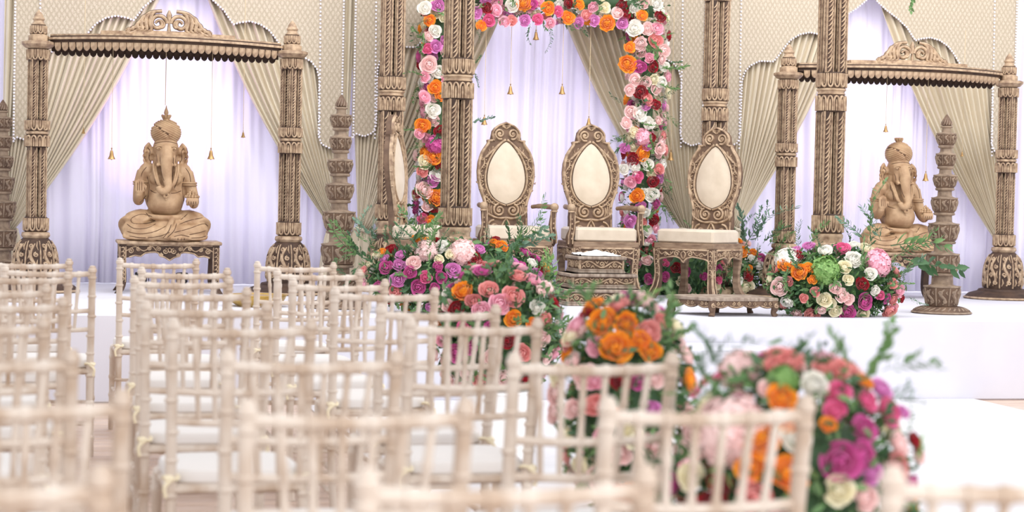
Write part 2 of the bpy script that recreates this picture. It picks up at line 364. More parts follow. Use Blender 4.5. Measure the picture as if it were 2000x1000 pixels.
def leafdome(mb, prof, n, zr, steps=6, h=.009):
    """scroll-and-rib carving on a turned profile: prof is a list (r, z)"""
    def Rz(z):
        for (r0, a), (r1, b) in zip(prof, prof[1:]):
            if a <= z <= b and b > a: return r0 + (r1 - r0) * (z - a) / (b - a)
        return prof[-1][0] if z > prof[-1][1] else prof[0][0]
    z0, z1 = zr; Rr = sum(Rz(z0 + (z1 - z0) * k / 10) for k in range(11)) / 11
    def S(u, v, hh): r = Rz(v) + hh; return (r * math.sin(u / Rr), -r * math.cos(u / Rr), v)
    A = 2 * PI * Rr / n; H = z1 - z0
    for i in range(n):
        u = i * A; mb.ridge([(u, z0 + H * k / steps) for k in range(steps + 1)], A * .05, h * .9, S, 1)
        c = u + A / 2; q = min(A, H)
        mb.ridge([(c + A * .2 * math.sin(2 * PI * k / 12 * 1.1), z0 + H * (.07 + .86 * k / 12)) for k in range(13)], [q * (.045 + .06 * math.sin(PI * k / 12)) for k in range(13)], h, S, 1)
        for zf, sg in (((.24, 1), (.72, -1)) if H < 2.2 * A else ((.16, 1), (.4, -1), (.64, 1), (.86, -1))):
            rr = min(A * .17, H * .16)
            mb.ridge(spiral(c + sg * A * .2, z0 + H * zf, rr, 1.3, PI * (.5 if sg > 0 else 1.5), 1, 10, .2), q * .06, h, S, 1)
            mb.ridge([(c - sg * A * .34, z0 + H * (zf - .1)), (c - sg * A * .24, z0 + H * zf), (c - sg * A * .3, z0 + H * (zf + .12))], [q * .02, q * .06, q * .02], h, S, 1)
def cluster(parent, me, z, off, rot=0, sz=1):
    hh = (.66 if off > .04 else .5) * sz; ob('core', MB().box((0, 0, z + hh / 2), (off * .8, off * .8, hh)), 'gap_shade', parent, smooth=False)  # dark block added so the gaps between the columns look shaded
    for i in range(4):
        a = PI / 4 + i * PI / 2 + rot; obm('column', me, parent, (off * math.sqrt(2) * math.cos(a), off * math.sqrt(2) * math.sin(a), z), (0, 0, a), (1, 1, sz))
# ---------------------------------------------------------------- mandap pillars
col_big = ob('column', column_mesh(.0365, .66, .03), ['wood_ground', 'wood_relief']); cme_big = col_big.data; bpy.data.objects.remove(col_big)
col_small = ob('column', column_mesh(.0255, .5, .024), ['wood_ground', 'wood_relief']); cme_small = col_small.data; bpy.data.objects.remove(col_small)
W2 = ['wood_ground', 'wood_relief']
def mandap_pillar(label, x, y, rz):
    root = thing('mandap_pillar', label, 'pillar', (x, y, ST), rz, 'carved mandap pillars')
    mb = MB(); pr = [(.20, 0), (.205, .02), (.19, .05), (.165, .07)]; mb.lathe(pr, 28, 1)
    dome = [(.15, .07), (.168, .10), (.17, .17), (.163, .25), (.145, .33), (.118, .40), (.10, .43)]
    mb.lathe(dome, 28, 0); leafdome(mb, dome, 10, (.09, .41)); ob('base', mb, W2, root)
    mb = MB(); mb.lathe([(.095, .43), (.11, .445), (.11, .465), (.1, .475), (.1, .50), (.106, .51), (.106, .53), (.09, .54)], 28, 1); ob('collar', mb, W2, root)
    mb = MB(); band(mb, .535, .67, .103, 16, True); ob('lotus_band', mb, W2, root)
    cluster(root, cme_big, .66, .046, 0, .70 / .66)
    mb = MB(); band(mb, 1.355, 1.475, .098, 14, False); ob('lotus_band', mb, W2, root)
    mb = MB(); mb.lathe([(.085, 1.47), (.097, 1.478), (.09, 1.486), (.09, 1.496), (.1, 1.504), (.1, 1.512), (.088, 1.52)], 28, 1); ob('collar', mb, W2, root)
    mb = MB(); band(mb, 1.515, 1.625, .099, 14, True); ob('lotus_band', mb, W2, root)
    cluster(root, cme_big, 1.62, .046, 0, .68 / .66)
    mb = MB(); band(mb, 2.29, 2.41, .098, 14, False); mb.lathe([(.085, 2.41), (.098, 2.42), (.098, 2.44), (.085, 2.45)], 28, 1); band(mb, 2.45, 2.56, .099, 14, True); ob('lotus_band', mb, W2, root)
    cluster(root, cme_big, 2.55, .046, 0, .3 / .66)
    return root
mandap_pillar('tall carved wooden pillar at the front left, rising from the flower mound', 2.512, 12.25, .12)
mandap_pillar('tall carved wooden pillar at the front right, beside the green-centred flower mound', 5.09, 12.25, .0)
mandap_pillar('tall carved wooden pillar at the rear left, behind the sideways chair', 2.445, 14.4, .0)
mandap_pillar('tall carved wooden pillar at the rear right, behind the armless chair', 5.015, 14.4, .05)
# ---------------------------------------------------------------- shrines: two posts and a bowed canopy
def shrine_post(label, x, y, rz):
    root = thing('shrine_post', label, 'post', (x, y, ST), rz, 'carved shrine posts')
    mb = MB(); mb.lathe([(.30, 0), (.305, .012), (.27, .045), (.2, .065), (.19, .08), (.165, .085)], 32, 0)
    def S(u, v, h): r = .30 - .1 * v / .06 * .9; u = u / .25; return ((r + h) * math.sin(u), -(r + h) * math.cos(u), .002 + v * .85 + h)
    for i in range(34): u = i * 2 * PI / 34 * .25; mb.ridge([(u, .015), (u + .01, .024), (u + .03, .034), (u + .042, .045)], [.003, .007, .007, .003], .005, S, 1)
    mb.lathe([(.306, .004), (.311, .012), (.3, .02)], 32, 1); ob('base_plate', mb, W2, root)
    mb = MB(); dome = [(.15, .08), (.156, .13), (.153, .22), (.142, .29), (.118, .345), (.09, .375)]; mb.lathe(dome, 28, 0); leafdome(mb, dome, 9, (.09, .36)); ob('dome', mb, W2, root)
    mb = MB(); mb.lathe([(.08, .37), (.095, .385), (.1, .395), (.095, .415), (.08, .42)], 24, 1); ob('collar', mb, W2, root)
    mb = MB(); band(mb, .42, .525, .082, 12, True); ob('lotus_band', mb, W2, root)
    cluster(root, cme_small, .515, .0335, .0, .50 / .5)
    mb = MB(); band(mb, 1.01, 1.10, .08, 12, False); mb.lathe([(.07, 1.10), (.08, 1.106), (.08, 1.12), (.07, 1.126)], 24, 1); band(mb, 1.125, 1.205, .08, 12, True); ob('lotus_band', mb, W2, root)
    cluster(root, cme_small, 1.195, .0335, .0, .43 / .5)
    mb = MB(); band(mb, 1.615, 1.70, .074, 12, True); ob('lotus_band', mb, W2, root)
    mb = MB(); mb.lathe([(.06, 1.695), (.09, 1.705), (.115, 1.73), (.116, 1.745), (.098, 1.752), (.06, 1.755)], 28, 1); ob('abacus', mb, W2, root)
    mb = MB(); mb.lathe([(.07, 1.752), (.07, 1.79), (.058, 1.795), (.058, 1.80)], 24, 1); band(mb, 1.80, 1.865, .056, 10, True, .006)
    mb.lathe([(.045, 1.862), (.052, 1.87), (.04, 1.88), (.034, 1.895), (.042, 1.905), (.042, 1.912), (.034, 1.92), (.03, 1.935), (.018, 1.955), (0, 1.975)], 24, 1); ob('finial', mb, W2, root)
    return root
shrine_post('carved wooden shrine post left of the left statue', -.14, 13.95, .25)
shrine_post('carved wooden shrine post right of the left statue', 1.635, 13.95, .75)
shrine_post('carved wooden shrine post left of the right statue, between two mandap pillars', 5.54, 14.2, .2)
shrine_post('carved wooden shrine post at the far right end of the stage', 7.42, 14.2, .75)
def scallop_mesh():
    mb = MB(); out = [(-.024, .034), (-.024, .004), (-.02, -.012), (-.011, -.022), (0, -.027), (.011, -.022), (.02, -.012), (.024, .004), (.024, .034)]
    mb.prism(out, -.008, .004, 0, bev=.003)
    S = plane(-.008); mb.ridge([(-.016, .03), (-.016, .004), (-.011, -.010), (0, -.017), (.011, -.010), (.016, .004), (.016, .03)], .0028, .003, S, 0)
    o = ob('scallop', mb, 'wood_relief'); me = o.data; bpy.data.objects.remove(o); return me
SCAL = scallop_mesh(); SCALD = SCAL.copy(); SCALD.materials[0] = M['wood_ground']
def canopy(label, x0, x1, y, zt):
    x0 += .06; x1 -= .06; Wd = x1 - x0; cx = (x0 + x1) / 2; root = thing('shrine_canopy', label, 'canopy', (cx, y, zt), group='carved shrine canopies'); hw = Wd / 2
    def bow(x, d): return -d * (1 - (x / hw) ** 2) if abs(x) < hw else 0
    def slab(mb, x_half, d0, z0, z1, back, m=0, n=28, g=0):
        v = []
        for i in range(n + 1):
            x = -x_half + 2 * x_half * i / n; yf = bow(x, d0) - g
            v += [(x, yf, z0), (x, yf, z1), (x, back, z1), (x, back, z0)]
        f = [(i * 4 + a, i * 4 + (a + 1) % 4, i * 4 + 4 + (a + 1) % 4, i * 4 + 4 + a) for i in range(n) for a in range(4)] + [(3, 2, 1, 0), (n * 4, n * 4 + 1, n * 4 + 2, n * 4 + 3)]
        mb.add(v, f, m)
    D = .34
    mb = MB(); slab(mb, hw - .02, D, -.035, -.005, .10, 0, g=.0); ob('roof_board', mb, W2, root)
    mb = MB(); slab(mb, hw - .01, D, -.008, .008, .11, 1, g=.03); slab(mb, hw - .02, D, .008, .018, .10, 0, g=.012); slab(mb, hw - .02, D, .016, .03, .10, 1, g=.004); ob('cornice', mb, W2, root)
    mb = MB(); slab(mb, hw * .56, D * .72, .028, .058, .06, 1); cb_ = ob('crest_board', mb, W2, root)
    n = int(Wd / .051)
    for i in range(n):
        x = -hw + .05 + (Wd - .1) * (i + .5) / n; s = math.atan2(2 * D * x / hw / hw, 1)
        obm('scallop', SCAL, root, (x, bow(x, D) + .004, -.062), (0, 0, s))
        obm('scallop', SCALD, root, (x, .06, -.088), (0, 0, 0))
    mb = MB(); slab(mb, hw - .03, 0, -.085, -.03, .075, 0, g=-.062); ob('rear_rail', mb, W2, root)
    # openwork crest: two facing scrolls with feathered wings
    mb = MB(); yb = bow(0, D * .72) + .035; S = lambda u, v, h: (u, yb - h, .058 + v); T = lambda u, v, h: (u, yb + h, .058 + v)
    def rr(path, w_):
        mb.ridge(path, w_, .016, S, 1); mb.ridge(path, w_, .012, T, 0)
    for sg in (-1, 1):
        rr([(sg * a, b) for a, b in spiral(.075, .062, .062, 1.15, PI * 1.0, -1, 24, .3)], .0115)
        rr([(sg * a, b) for a, b in spiral(.058, .05, .038, .9, PI * .1, 1, 16, .3)], .008)
        for k in range(6):
            b0 = .10 + k * .03; hgt = .148 - .013 * k - (.004 * k * k if k > 2 else 0)
            rr(smoothpts([(sg * (.07 + k * .022), max(hgt, .03)), (sg * (b0 + .015), hgt * .86), (sg * (b0 + .03), hgt * .5), (sg * (b0 + .022), .016), (sg * (b0 + .05), .004)], 4), [.004 + .011 * math.sin(PI * j / 16) for j in range(17)])
        rr(smoothpts([(sg * .05, .148), (sg * .13, .135), (sg * .19, .085), (sg * .235, .03), (sg * .275, .008), (sg * .285, .02)], 4), .010)
    rr([(0, 0), (0, .06), (0, .12), (0, .155)], [.012, .006, .016, .004]); mb.box((0, yb, .062), (.5, .02, .012), 1)
    ob('crest', mb, W2, cb_)
    return root
canopy('carved bowed canopy with scalloped fringe over the left statue', -.14 + .0, 1.635, 13.95, ST + 1.775)
canopy('carved bowed canopy with scalloped fringe over the right statue', 5.54, 7.42, 14.2, ST + 1.80)
# ---------------------------------------------------------------- tiered lamp pillars
WL = ['wood_mid', 'lamp_relief']
def lamp_pillar(label, x, y, rz):
    root = thing('tiered_lamp_pillar', label, 'pillar', (x, y, ST), rz, 'tiered carved lamp pillars')
    mb = MB(); mb.lathe([(.20, 0), (.205, .01), (.19, .025), (.15, .045), (.13, .05)], 32, 0); mb.lathe([(.2, .002), (.21, .008), (.2, .016)], 32, 1)
    def S(u, v, h): r = .19 - .05 * v / .03; u = u / .165; return ((r + h) * math.sin(u), -(r + h) * math.cos(u), .02 + v * .8 + h)
    for i in range(28): u = i * 2 * PI / 28 * .165; mb.ridge([(u, .002), (u + .01, .01), (u + .022, .018), (u + .03, .026)], [.003, .006, .006, .003], .005, S, 1)
    ob('base_plate', mb, WL, root)
    T = [(.19, .128, .145, .095), (.413, .114, .135, .088), (.621, .106, .125, .075), (.798, .091, .105, .065), (.953, .081, .09, .058), (1.10, .069, .088, .05), (1.24, .068, .085, .048)]
    for i, (zt, r, h, rb) in enumerate(T):
        nxt = T[i + 1] if i < 6 else None
        mb = MB(); pr = [(rb, zt - h), (rb * 1.12, zt - h + .008), (r * .86, zt - h * .68), (r * .95, zt - h * .4), (r * .97, zt - .012)]
        mb.lathe(pr, 24, 0); mb.lathe([(r * .96, zt - .012), (r, zt - .009), (r, zt - .001), (r * .97, zt)], 24, 1); leafdome(mb, pr, 8, (zt - h + .01, zt - .012), 5, .006); ob('bowl', mb, WL, root)
        if nxt:
            zb = nxt[0] - nxt[2]; q = nxt[3]; mb = MB(); mb.lathe([(r * .9, zt - .002), (q * .95, zt + .006), (q * .85, zt + .012), (q * .82, zb - .02), (q * 1.08, zb - .016), (q * 1.15, zb - .006), (q * 1.05, zb + .001)], 24, 1); ob('neck', mb, WL, root)
    mb = MB(); mb.lathe([(.06, 1.238), (.032, 1.246), (.03, 1.275), (.042, 1.279), (.042, 1.287), (.032, 1.29)], 20, 1)
    pr = [(.026, 1.288), (.036, 1.30), (.036, 1.312), (.026, 1.335), (.01, 1.36), (0, 1.372)]; mb.lathe(pr, 18, 0)
    def S2(u, v, h): r = .036 * (1 - .9 * max(0, (v - 1.31)) / .06) + h; u = u / .03; return (r * math.sin(u), -r * math.cos(u), v)
    for i in range(12): u = i * 2 * PI / 12 * .03; mb.ridge([(u, 1.295), (u + .006, 1.315), (u + .014, 1.345)], [.003, .0035, .002], .004, S2, 1)
    ob('finial', mb, WL, root); return root
lamp_pillar('tiered carved wooden lamp pillar at the right, beside the right statue', 5.945, 12.25, 0)
lamp_pillar('tiered carved wooden lamp pillar right of the left shrine', 1.767, 12.32, .3)
lamp_pillar('tiered carved wooden lamp pillar cut off by the left edge of the photo', -.395, 14.72, .2)
# ================================================================ thrones and chairs
BO = [(.17, .42), (.17, .60), (.163, .67), (.172, .715), (.20, .79), (.217, .87), (.22, .93), (.213, 1.0), (.19, 1.07), (.155, 1.12), (.142, 1.145), (.146, 1.165), (.118, 1.17), (.112, 1.20), (.106, 1.235), (.086, 1.262), (.05, 1.283), (.016, 1.297), (0, 1.306)]
TD = [(0, .682), (.05, .70), (.098, .735), (.13, .79), (.144, .85), (.143, .91), (.128, .98), (.098, 1.045), (.06, 1.10), (.026, 1.137), (0, 1.152)]      # teardrop cushion, half
W3 = ['wood_mid', 'wood_relief', 'wood_plain']
def sub(mb, name, root, mats=W3): return ob(name, mb, mats, root)
def throne_meshes(arms):
    parts = []
    yb = .20                                                        # back board front face, leaning slightly
    lean = Matrix.Translation((0, yb, .42)) @ Matrix.Rotation(-.07, 4, 'X') @ Matrix.Translation((0, 0, -.42))
    def S(u, v, h): return tuple(lean @ Vector((u, -h, v)))
    out = [(-a, b) for a, b in BO] + [(a, b) for a, b in BO[::-1][1:]]
    mb = MB(); mb.prism(out, 0, .045, 0, lean, .004)
    rim = smoothpts([(-a * .965, b) for a, b in BO[2:12]], 3); mb.ridge(rim, .010, .016, S, 1); mb.ridge([(-a, b) for a, b in rim], .010, .016, S, 1)
    for sg in (-1, 1):
        td = smoothpts([(sg * a * 1.09 + sg * .004, (b - .9) * 1.05 + .9) for a, b in TD], 4); mb.ridge(td, .007, .016, S, 1)
        vine = [(sg * (a * 1.30 + .012 + .010 * math.sin(i * .95)), (b - .9) * 1.10 + .895) for i, (a, b) in enumerate(smoothpts(TD[1:9], 5))]; mb.ridge(vine, .0055, .011, S, 1)
        for i in range(1, len(vine) - 1, 2):
            x, z = vine[i]; nx, nz = x / .2, (z - .9) / .28; l = math.hypot(nx, nz) or 1; nx /= l; nz /= l; s_ = 1 if (i // 2) % 2 else -1; mb.ridge([(x + nx * .008 * s_, z + nz * .008 * s_), (x + nx * .018 * s_, z + nz * .018 * s_ + .006), (x + nx * .022 * s_, z + nz * .022 * s_ + .016)], [.003, .0045, .0015], .009, S, 1)
        for i in range(3, len(vine) - 2, 4):
            x, z = vine[i]; s_ = 1 if (i // 4) % 2 else -1; mb.ridge(spiral(x - sg * s_ * .016, z + .004, .015, 1.2, 0 if s_ * sg < 0 else PI, s_, 9, .2), .0042, .011, S, 1); mb.ell(S(x + sg * s_ * .014, z, .004), (.007,) * 3, 6, 4, 1)
        # crown scrolls
        mb.ridge([(sg * a, b) for a, b in spiral(.05, 1.212, .042, 1.7, -PI * .62, 1, 26, .1)], .0075, .015, S, 1); mb.ell(S(sg * .05, 1.212, .008), (.011,) * 3, 8, 5, 1)
        mb.ridge(smoothpts([(sg * .006, 1.17), (sg * .06, 1.125), (sg * .12, 1.07), (sg * .16, 1.03)], 4), .008, .015, S, 1)
        mb.ridge(smoothpts([(sg * .145, 1.158), (sg * .10, 1.165), (sg * .106, 1.20), (sg * .098, 1.235), (sg * .06, 1.272), (0, 1.296)], 4), .007, .013, S, 1)
        for k in range(3): mb.ridge(smoothpts([(sg * (.088 - k * .006), 1.155 + k * .01), (sg * (.1 - k * .006), 1.185 + k * .008), (sg * (.096 - k * .004), 1.215)], 4), [.002 + .004 * math.sin(PI * j / 8) for j in range(9)], .010, S, 1)
        for k in range(3): mb.ridge(smoothpts([(0, 1.25 + k * .012), (sg * (.02 + .006 * k), 1.263 + k * .008), (sg * (.036 - .006 * k), 1.266 + k * .011)], 3), [.002, .004, .005, .005, .004, .003, .002], .011, S, 1)
        # base scrolls
        mb.ridge([(sg * a, b) for a, b in spiral(.052, .635, .048, 1.7, PI * .45, -1, 26, .1)], .008, .016, S, 1); mb.ell(S(sg * .052, .635, .008), (.012,) * 3, 8, 5, 1)
        for k in range(4): mb.ridge(smoothpts([(sg * (.108 + k * .013), .60 - k * .004), (sg * (.118 + k * .014), .635), (sg * (.112 + k * .017), .67 + k * .012)], 4), [.002 + .0045 * math.sin(PI * j / 8) for j in range(9)], .011, S, 1)
        mb.ridge(smoothpts([(0, .578), (sg * .05, .574), (sg * .10, .586), (sg * .155, .62), (sg * .158, .66)], 4), .008, .014, S, 1)
        mb.ridge([(sg * a, b) for a, b in spiral(.092, .505, .056, 1.3, PI * .5, -1, 20, .2)], .007, .013, S, 1)
        mb.ridge(smoothpts([(sg * .02, .45), (sg * .03, .51), (sg * .012, .555), (0, .57)], 4), .006, .013, S, 1); mb.ridge([(sg * .158, .43), (sg * .158, .58)], .006, .012, S, 1)
    mb.ell(S(0, .515, .003), (.01, .01, .026), 8, 6, 1)
    parts.append(('back_frame', mb, W3))
    mb = MB(); n = 9; o = [(-a, b) for a, b in TD] + [(a, b) for a, b in TD[::-1][1:-1]]; o = smoothpts(o[:len(TD)], 3)[:-1] + smoothpts([(a, b) for a, b in TD[::-1]], 3)[:-1]
    v = []; cx, cz = 0, .89
    for k in range(n):
        t = k / (n - 1); s = 1 - t; hgt = .006 + .024 * (1 - s ** 3)
        for x, z in o: v.append(S(cx + (x - cx) * s, cz + (z - cz) * s, hgt))
    m_ = len(o); f = [(k * m_ + i, k * m_ + (i + 1) % m_, k * m_ + m_ + (i + 1) % m_, k * m_ + m_ + i) for k in range(n - 1) for i in range(m_)]
    parts.append(('back_cushion', MB().add(v, f), ['cushion']))
    # seat: rails, cushion
    wd, dp = .25, .24
    mb = MB(); mb.box((0, 0, .395), (2 * wd, 2 * dp, .05), 2, .006); parts.append(('seat_frame', mb, W3))
    mb = MB(); mb.box((0, -.01, .47), (2 * wd - .03, 2 * dp - .04, .105), 0, .016); parts.append(('seat_cushion', mb, ['cushion']))
    def apron(X):
        mb = MB(); out = [(-.22, .375), (-.22, .30)] + smoothpts([(-.21, .305), (-.15, .318), (-.10, .322), (-.06, .318), (-.035, .30), (0, .272), (.035, .30), (.06, .318), (.10, .322), (.15, .318), (.21, .305)], 2) + [(.22, .30), (.22, .375)]
        mb.prism(out, -.012, .012, 0, X, .002); Sx = lambda u, v, h: tuple(X @ Vector((u, -.012 - h, v)))
        mb.ridge([(-.215, .372), (.215, .372)], .006, .008, Sx, 1)
        for sg in (-1, 1):
            mb.ridge([(sg * a, b) for a, b in spiral(.055, .343, .024, 1.4, PI * .9, -1, 14, .15)], .0045, .008, Sx, 1)
            mb.ridge(smoothpts([(0, .278), (sg * .018, .30), (sg * .04, .313), (sg * .075, .322)], 4), .005, .009, Sx, 1); mb.ridge(smoothpts([(0, .362), (sg * .018, .345), (sg * .012, .318), (0, .306)], 4), .004, .008, Sx, 1)
            mb.ridge(smoothpts([(sg * .08, .36), (sg * .115, .33), (sg * .15, .35), (sg * .18, .335), (sg * .2, .352)], 4), .0045, .008, Sx, 1); mb.ridge([(sg * a, b) for a, b in spiral(.15, .333, .014, 1.2, PI * .5, 1, 9, .2)], .0035, .008, Sx, 1)
            mb.ridge(smoothpts([(sg * .075, .322), (sg * .14, .313), (sg * .2, .298), (sg * .215, .27)], 4), .005, .009, Sx, 1)
            mb.ell(Sx(sg * .105, .35, .003), (.006,) * 3, 6, 4, 1)
        return mb
    parts.append(('apron', apron(Matrix.Translation((0, -dp + .012, 0))), W3))
    parts.append(('apron', apron(Matrix.Translation((wd - .012, 0, 0)) @ Matrix.Rotation(PI / 2, 4, 'Z')), W3)); parts.append(('apron', apron(Matrix.Translation((-wd + .012, 0, 0)) @ Matrix.Rotation(-PI / 2, 4, 'Z')), W3))
    for sx in (-1, 1):
        for sy in (-1, 1):
            mb = MB(); fr = sy < 0
            P = [(sx * (wd - .026), sy * (dp - .026), .385), (sx * (wd - .026), sy * (dp - .026), .27), (sx * (wd - .03), sy * (dp - .03), .17), (sx * (wd - .02), sy * (dp - .02), .07), (sx * (wd + .012), sy * (dp + (.012 if fr else .03)), 0)]
            P = smoothpts(P, 4); v = []
            for i, p in enumerate(P):
                r = .029 - .008 * math.sin(PI * min(1, i / len(P) * 1.1)) ** 2
                for a, b in ((-1, -1), (1, -1), (1, 1), (-1, 1)): v.append((p[0] + a * r, p[1] + b * r, p[2]))
            k = len(P); f = [(3, 2, 1, 0), tuple(range(4 * k - 4, 4 * k))] + [(i * 4 + j, i * 4 + (j + 1) % 4, i * 4 + 4 + (j + 1) % 4, i * 4 + 4 + j) for i in range(k - 1) for j in range(4)]
            mb.add(v, f, 2 if not fr else 0)
            if fr:
                for sxx in (0, 1):
                    def Sl(u, v_, h):
                        t = min(max((.385 - v_) / .385, 0), 1) * (k - 1); i = min(int(t), k - 2); q = Vector(P[i]).lerp(Vector(P[i + 1]), t - i); r = .029 - .008 * math.sin(PI * min(1, t / k * 1.1)) ** 2
                        return (q.x + u, q.y - r - h, v_) if not sxx else (q.x + sx * (r + h), q.y + u, v_)
                    for e in (-.022, .022): mb.ridge([(e * (1 - .25 * math.sin(PI * z / .385)), z) for z in [.37 * i / 8 + .005 for i in range(9)]], .004, .005, Sl, 1)
                    for i in range(6): z = .36 - i * .034; mb.ridge(smoothpts([(-.013, z), (.004, z + .004), (.012, z - .01), (.002, z - .024)], 3), [.002, .003, .004, .004, .004, .004, .003, .003, .002, .002], .006, Sl, 1)
            parts.append(('leg', mb, W3))
    if arms:
        for sx in (-1, 1):
            mb = MB(); mb.tube(smoothpts([(sx * .20, .19, .665), (sx * .235, .08, .672), (sx * .262, -.1, .668), (sx * .268, -.2, .668)], 5), [.016] * 4 + [.019] * 8 + [.022] * 4, 10, 2); parts.append(('arm_rest', mb, W3))
            mb = MB(); mb.ell((sx * .268, -.215, .668), (.032, .032, .030), 12, 8, 1); mb.lathe([(.02, 0), (.027, .006), (.02, .014)], 12, 1, Matrix.Translation((sx * .268, -.215, .63))); parts.append(('arm_knob', mb, W3))
            mb = MB(); P = smoothpts([(sx * .268, -.212, .655), (sx * .258, -.205, .58), (sx * .252, -.195, .50), (sx * .272, -.19, .44), (sx * .255, -.18, .385)], 5); mb.tube(P, [.02, .021, .022, .023, .024, .024, .024, .024, .025, .026, .028, .03, .031, .031, .03, .03, .029, .028, .027, .026, .025], 8, 0)
            Sa = lambda u, v_, h: (sx * .258 + u, -.222 - h, v_)
            for e in (-.016, .016): mb.ridge([(e + (sx * .012 if z < .47 else 0), z) for z in (.64, .58, .52, .46, .40)], .0045, .006, Sa, 1)
            for i in range(6): z = .62 - i * .036; mb.ell((sx * .262, -.224, z), (.007, .006, .009), 6, 4, 1)
            parts.append(('arm_support', mb, W3))
    return parts
def make_seat(name, label, x, y, rz, arms, cat='chair', group=None, src={}):
    root = thing(name, label, cat, (x, y, ST), rz, group)
    if arms not in src: src[arms] = [(n, ob(n, mb, ms)) for n, mb, ms in throne_meshes(arms)]
    for n, o in src[arms]:
        par = last if n == 'arm_knob' else root
        if o.parent is None and 'used' not in o: o.parent = par; o['used'] = 1; c = o
        else: c = obm(n, o.data, par)
        last = c if n == 'arm_rest' else None
    return root
make_seat('throne_chair', 'carved throne armchair with teardrop cushion, left of the central pair', 3.30, 13.98, 0, True, group='carved throne seats')
make_seat('throne_chair', 'carved throne armchair with teardrop cushion, right of the pair, behind the tiered stand', 3.935, 13.87, 0, True, group='carved throne seats')
make_seat('carved_chair', 'armless carved chair turned towards the middle, behind the low footstool', 4.70, 13.80, -.80, False, group='carved side chairs')
make_seat('carved_chair', 'carved chair seen nearly edge-on beside the left rear pillar', 2.57, 13.45, 1.15, False, group='carved side chairs')
for o in bpy.data.objects:
    if 'used' in o: del o['used']
# ---------------------------------------------------------------- tiered carved stand
ts = thing('tiered_stand', 'three-tiered carved wooden stand in front of the thrones', 'stand', (3.68, 13.02, ST))
WG = ['wood_mid', 'wood_relief', 'wood_grey']
for k, (w_, z0, h) in enumerate(((.56, 0, .115), (.47, .115, .105), (.34, .22, .118))):
    mb = MB(); mb.box((0, 0, z0 + h / 2), (w_ - .03, w_ - .03, h), 0); mb.box((0, 0, z0 + .009), (w_, w_, .018), 2, .004); mb.box((0, 0, z0 + h - .012), (w_ + .012, w_ + .012, .024), 2, .006); mb.box((0, 0, z0 + .024), (w_ - .012, w_ - .012, .012), 2, .003)
    for rz in (0, PI / 2, PI, -PI / 2):
        X = Matrix.Rotation(rz, 4, 'Z'); y0 = -(w_ - .03) / 2; zc = z0 + .03 + (h - .054) / 2; hh = (h - .056) / 2
        S = lambda u, v, q, X=X, y0=y0: tuple(X @ Vector((u, y0 - q, v)))
        n = max(2, round(w_ / .12)); L_ = (w_ - .05) / n
        mb.ridge([(-(w_ - .05) / 2 + (w_ - .05) * i / (n * 10), zc + hh * .7 * math.sin(PI * i / 10)) for i in range(n * 10 + 1)], .006, .010, S, 1)
        for i in range(n):
            u = -(w_ - .05) / 2 + (i + .5) * L_; sg = 1 if i % 2 == 0 else -1
            mb.ridge(spiral(u, zc - sg * hh * .1, hh * .62, 1.4, PI * .5 * sg, 1, 14, .15), .0045, .010, S, 1)
            for q in (-1, 1): mb.ridge(smoothpts([(u + q * L_ * .2, zc - sg * hh * .8), (u + q * L_ * .34, zc - sg * hh * .3), (u + q * L_ * .46, zc - sg * hh * .85)], 3), [.002, .004, .005, .006, .005, .004, .002], .009, S, 1)
        for e in (-1, 1): mb.ridge([(e * (w_ - .034) / 2, z0 + .03), (e * (w_ - .034) / 2, z0 + h - .026)], .006, .008, S, 1)
    ob('tier', mb, WG, ts)
cl = MB(); v = []; n = 18
for i in range(n + 1):
    for j in range(n + 1):
        x, y = -.14 + .28 * i / n, -.15 + .29 * j / n
        v.append((x, y, .012 + .03 * max(0, noise.noise(Vector((x * 14, y * 14, 3)))) + .025 * math.exp(-((x + .02) ** 2 + y * y) / .006)))
cl.add(v, [(i * (n + 1) + j, i * (n + 1) + j + 1, (i + 1) * (n + 1) + j + 1, (i + 1) * (n + 1) + j) for i in range(n) for j in range(n)]); o = ob('folded_cloth', cl, 'cloth_white', None, (3.68, 13.02, ST + .338 - .010), ang=180); o.modifiers.new('t', 'SOLIDIFY').thickness = .006
tag(o, 'crumpled white cloth lying on top of the tiered stand', 'cloth')
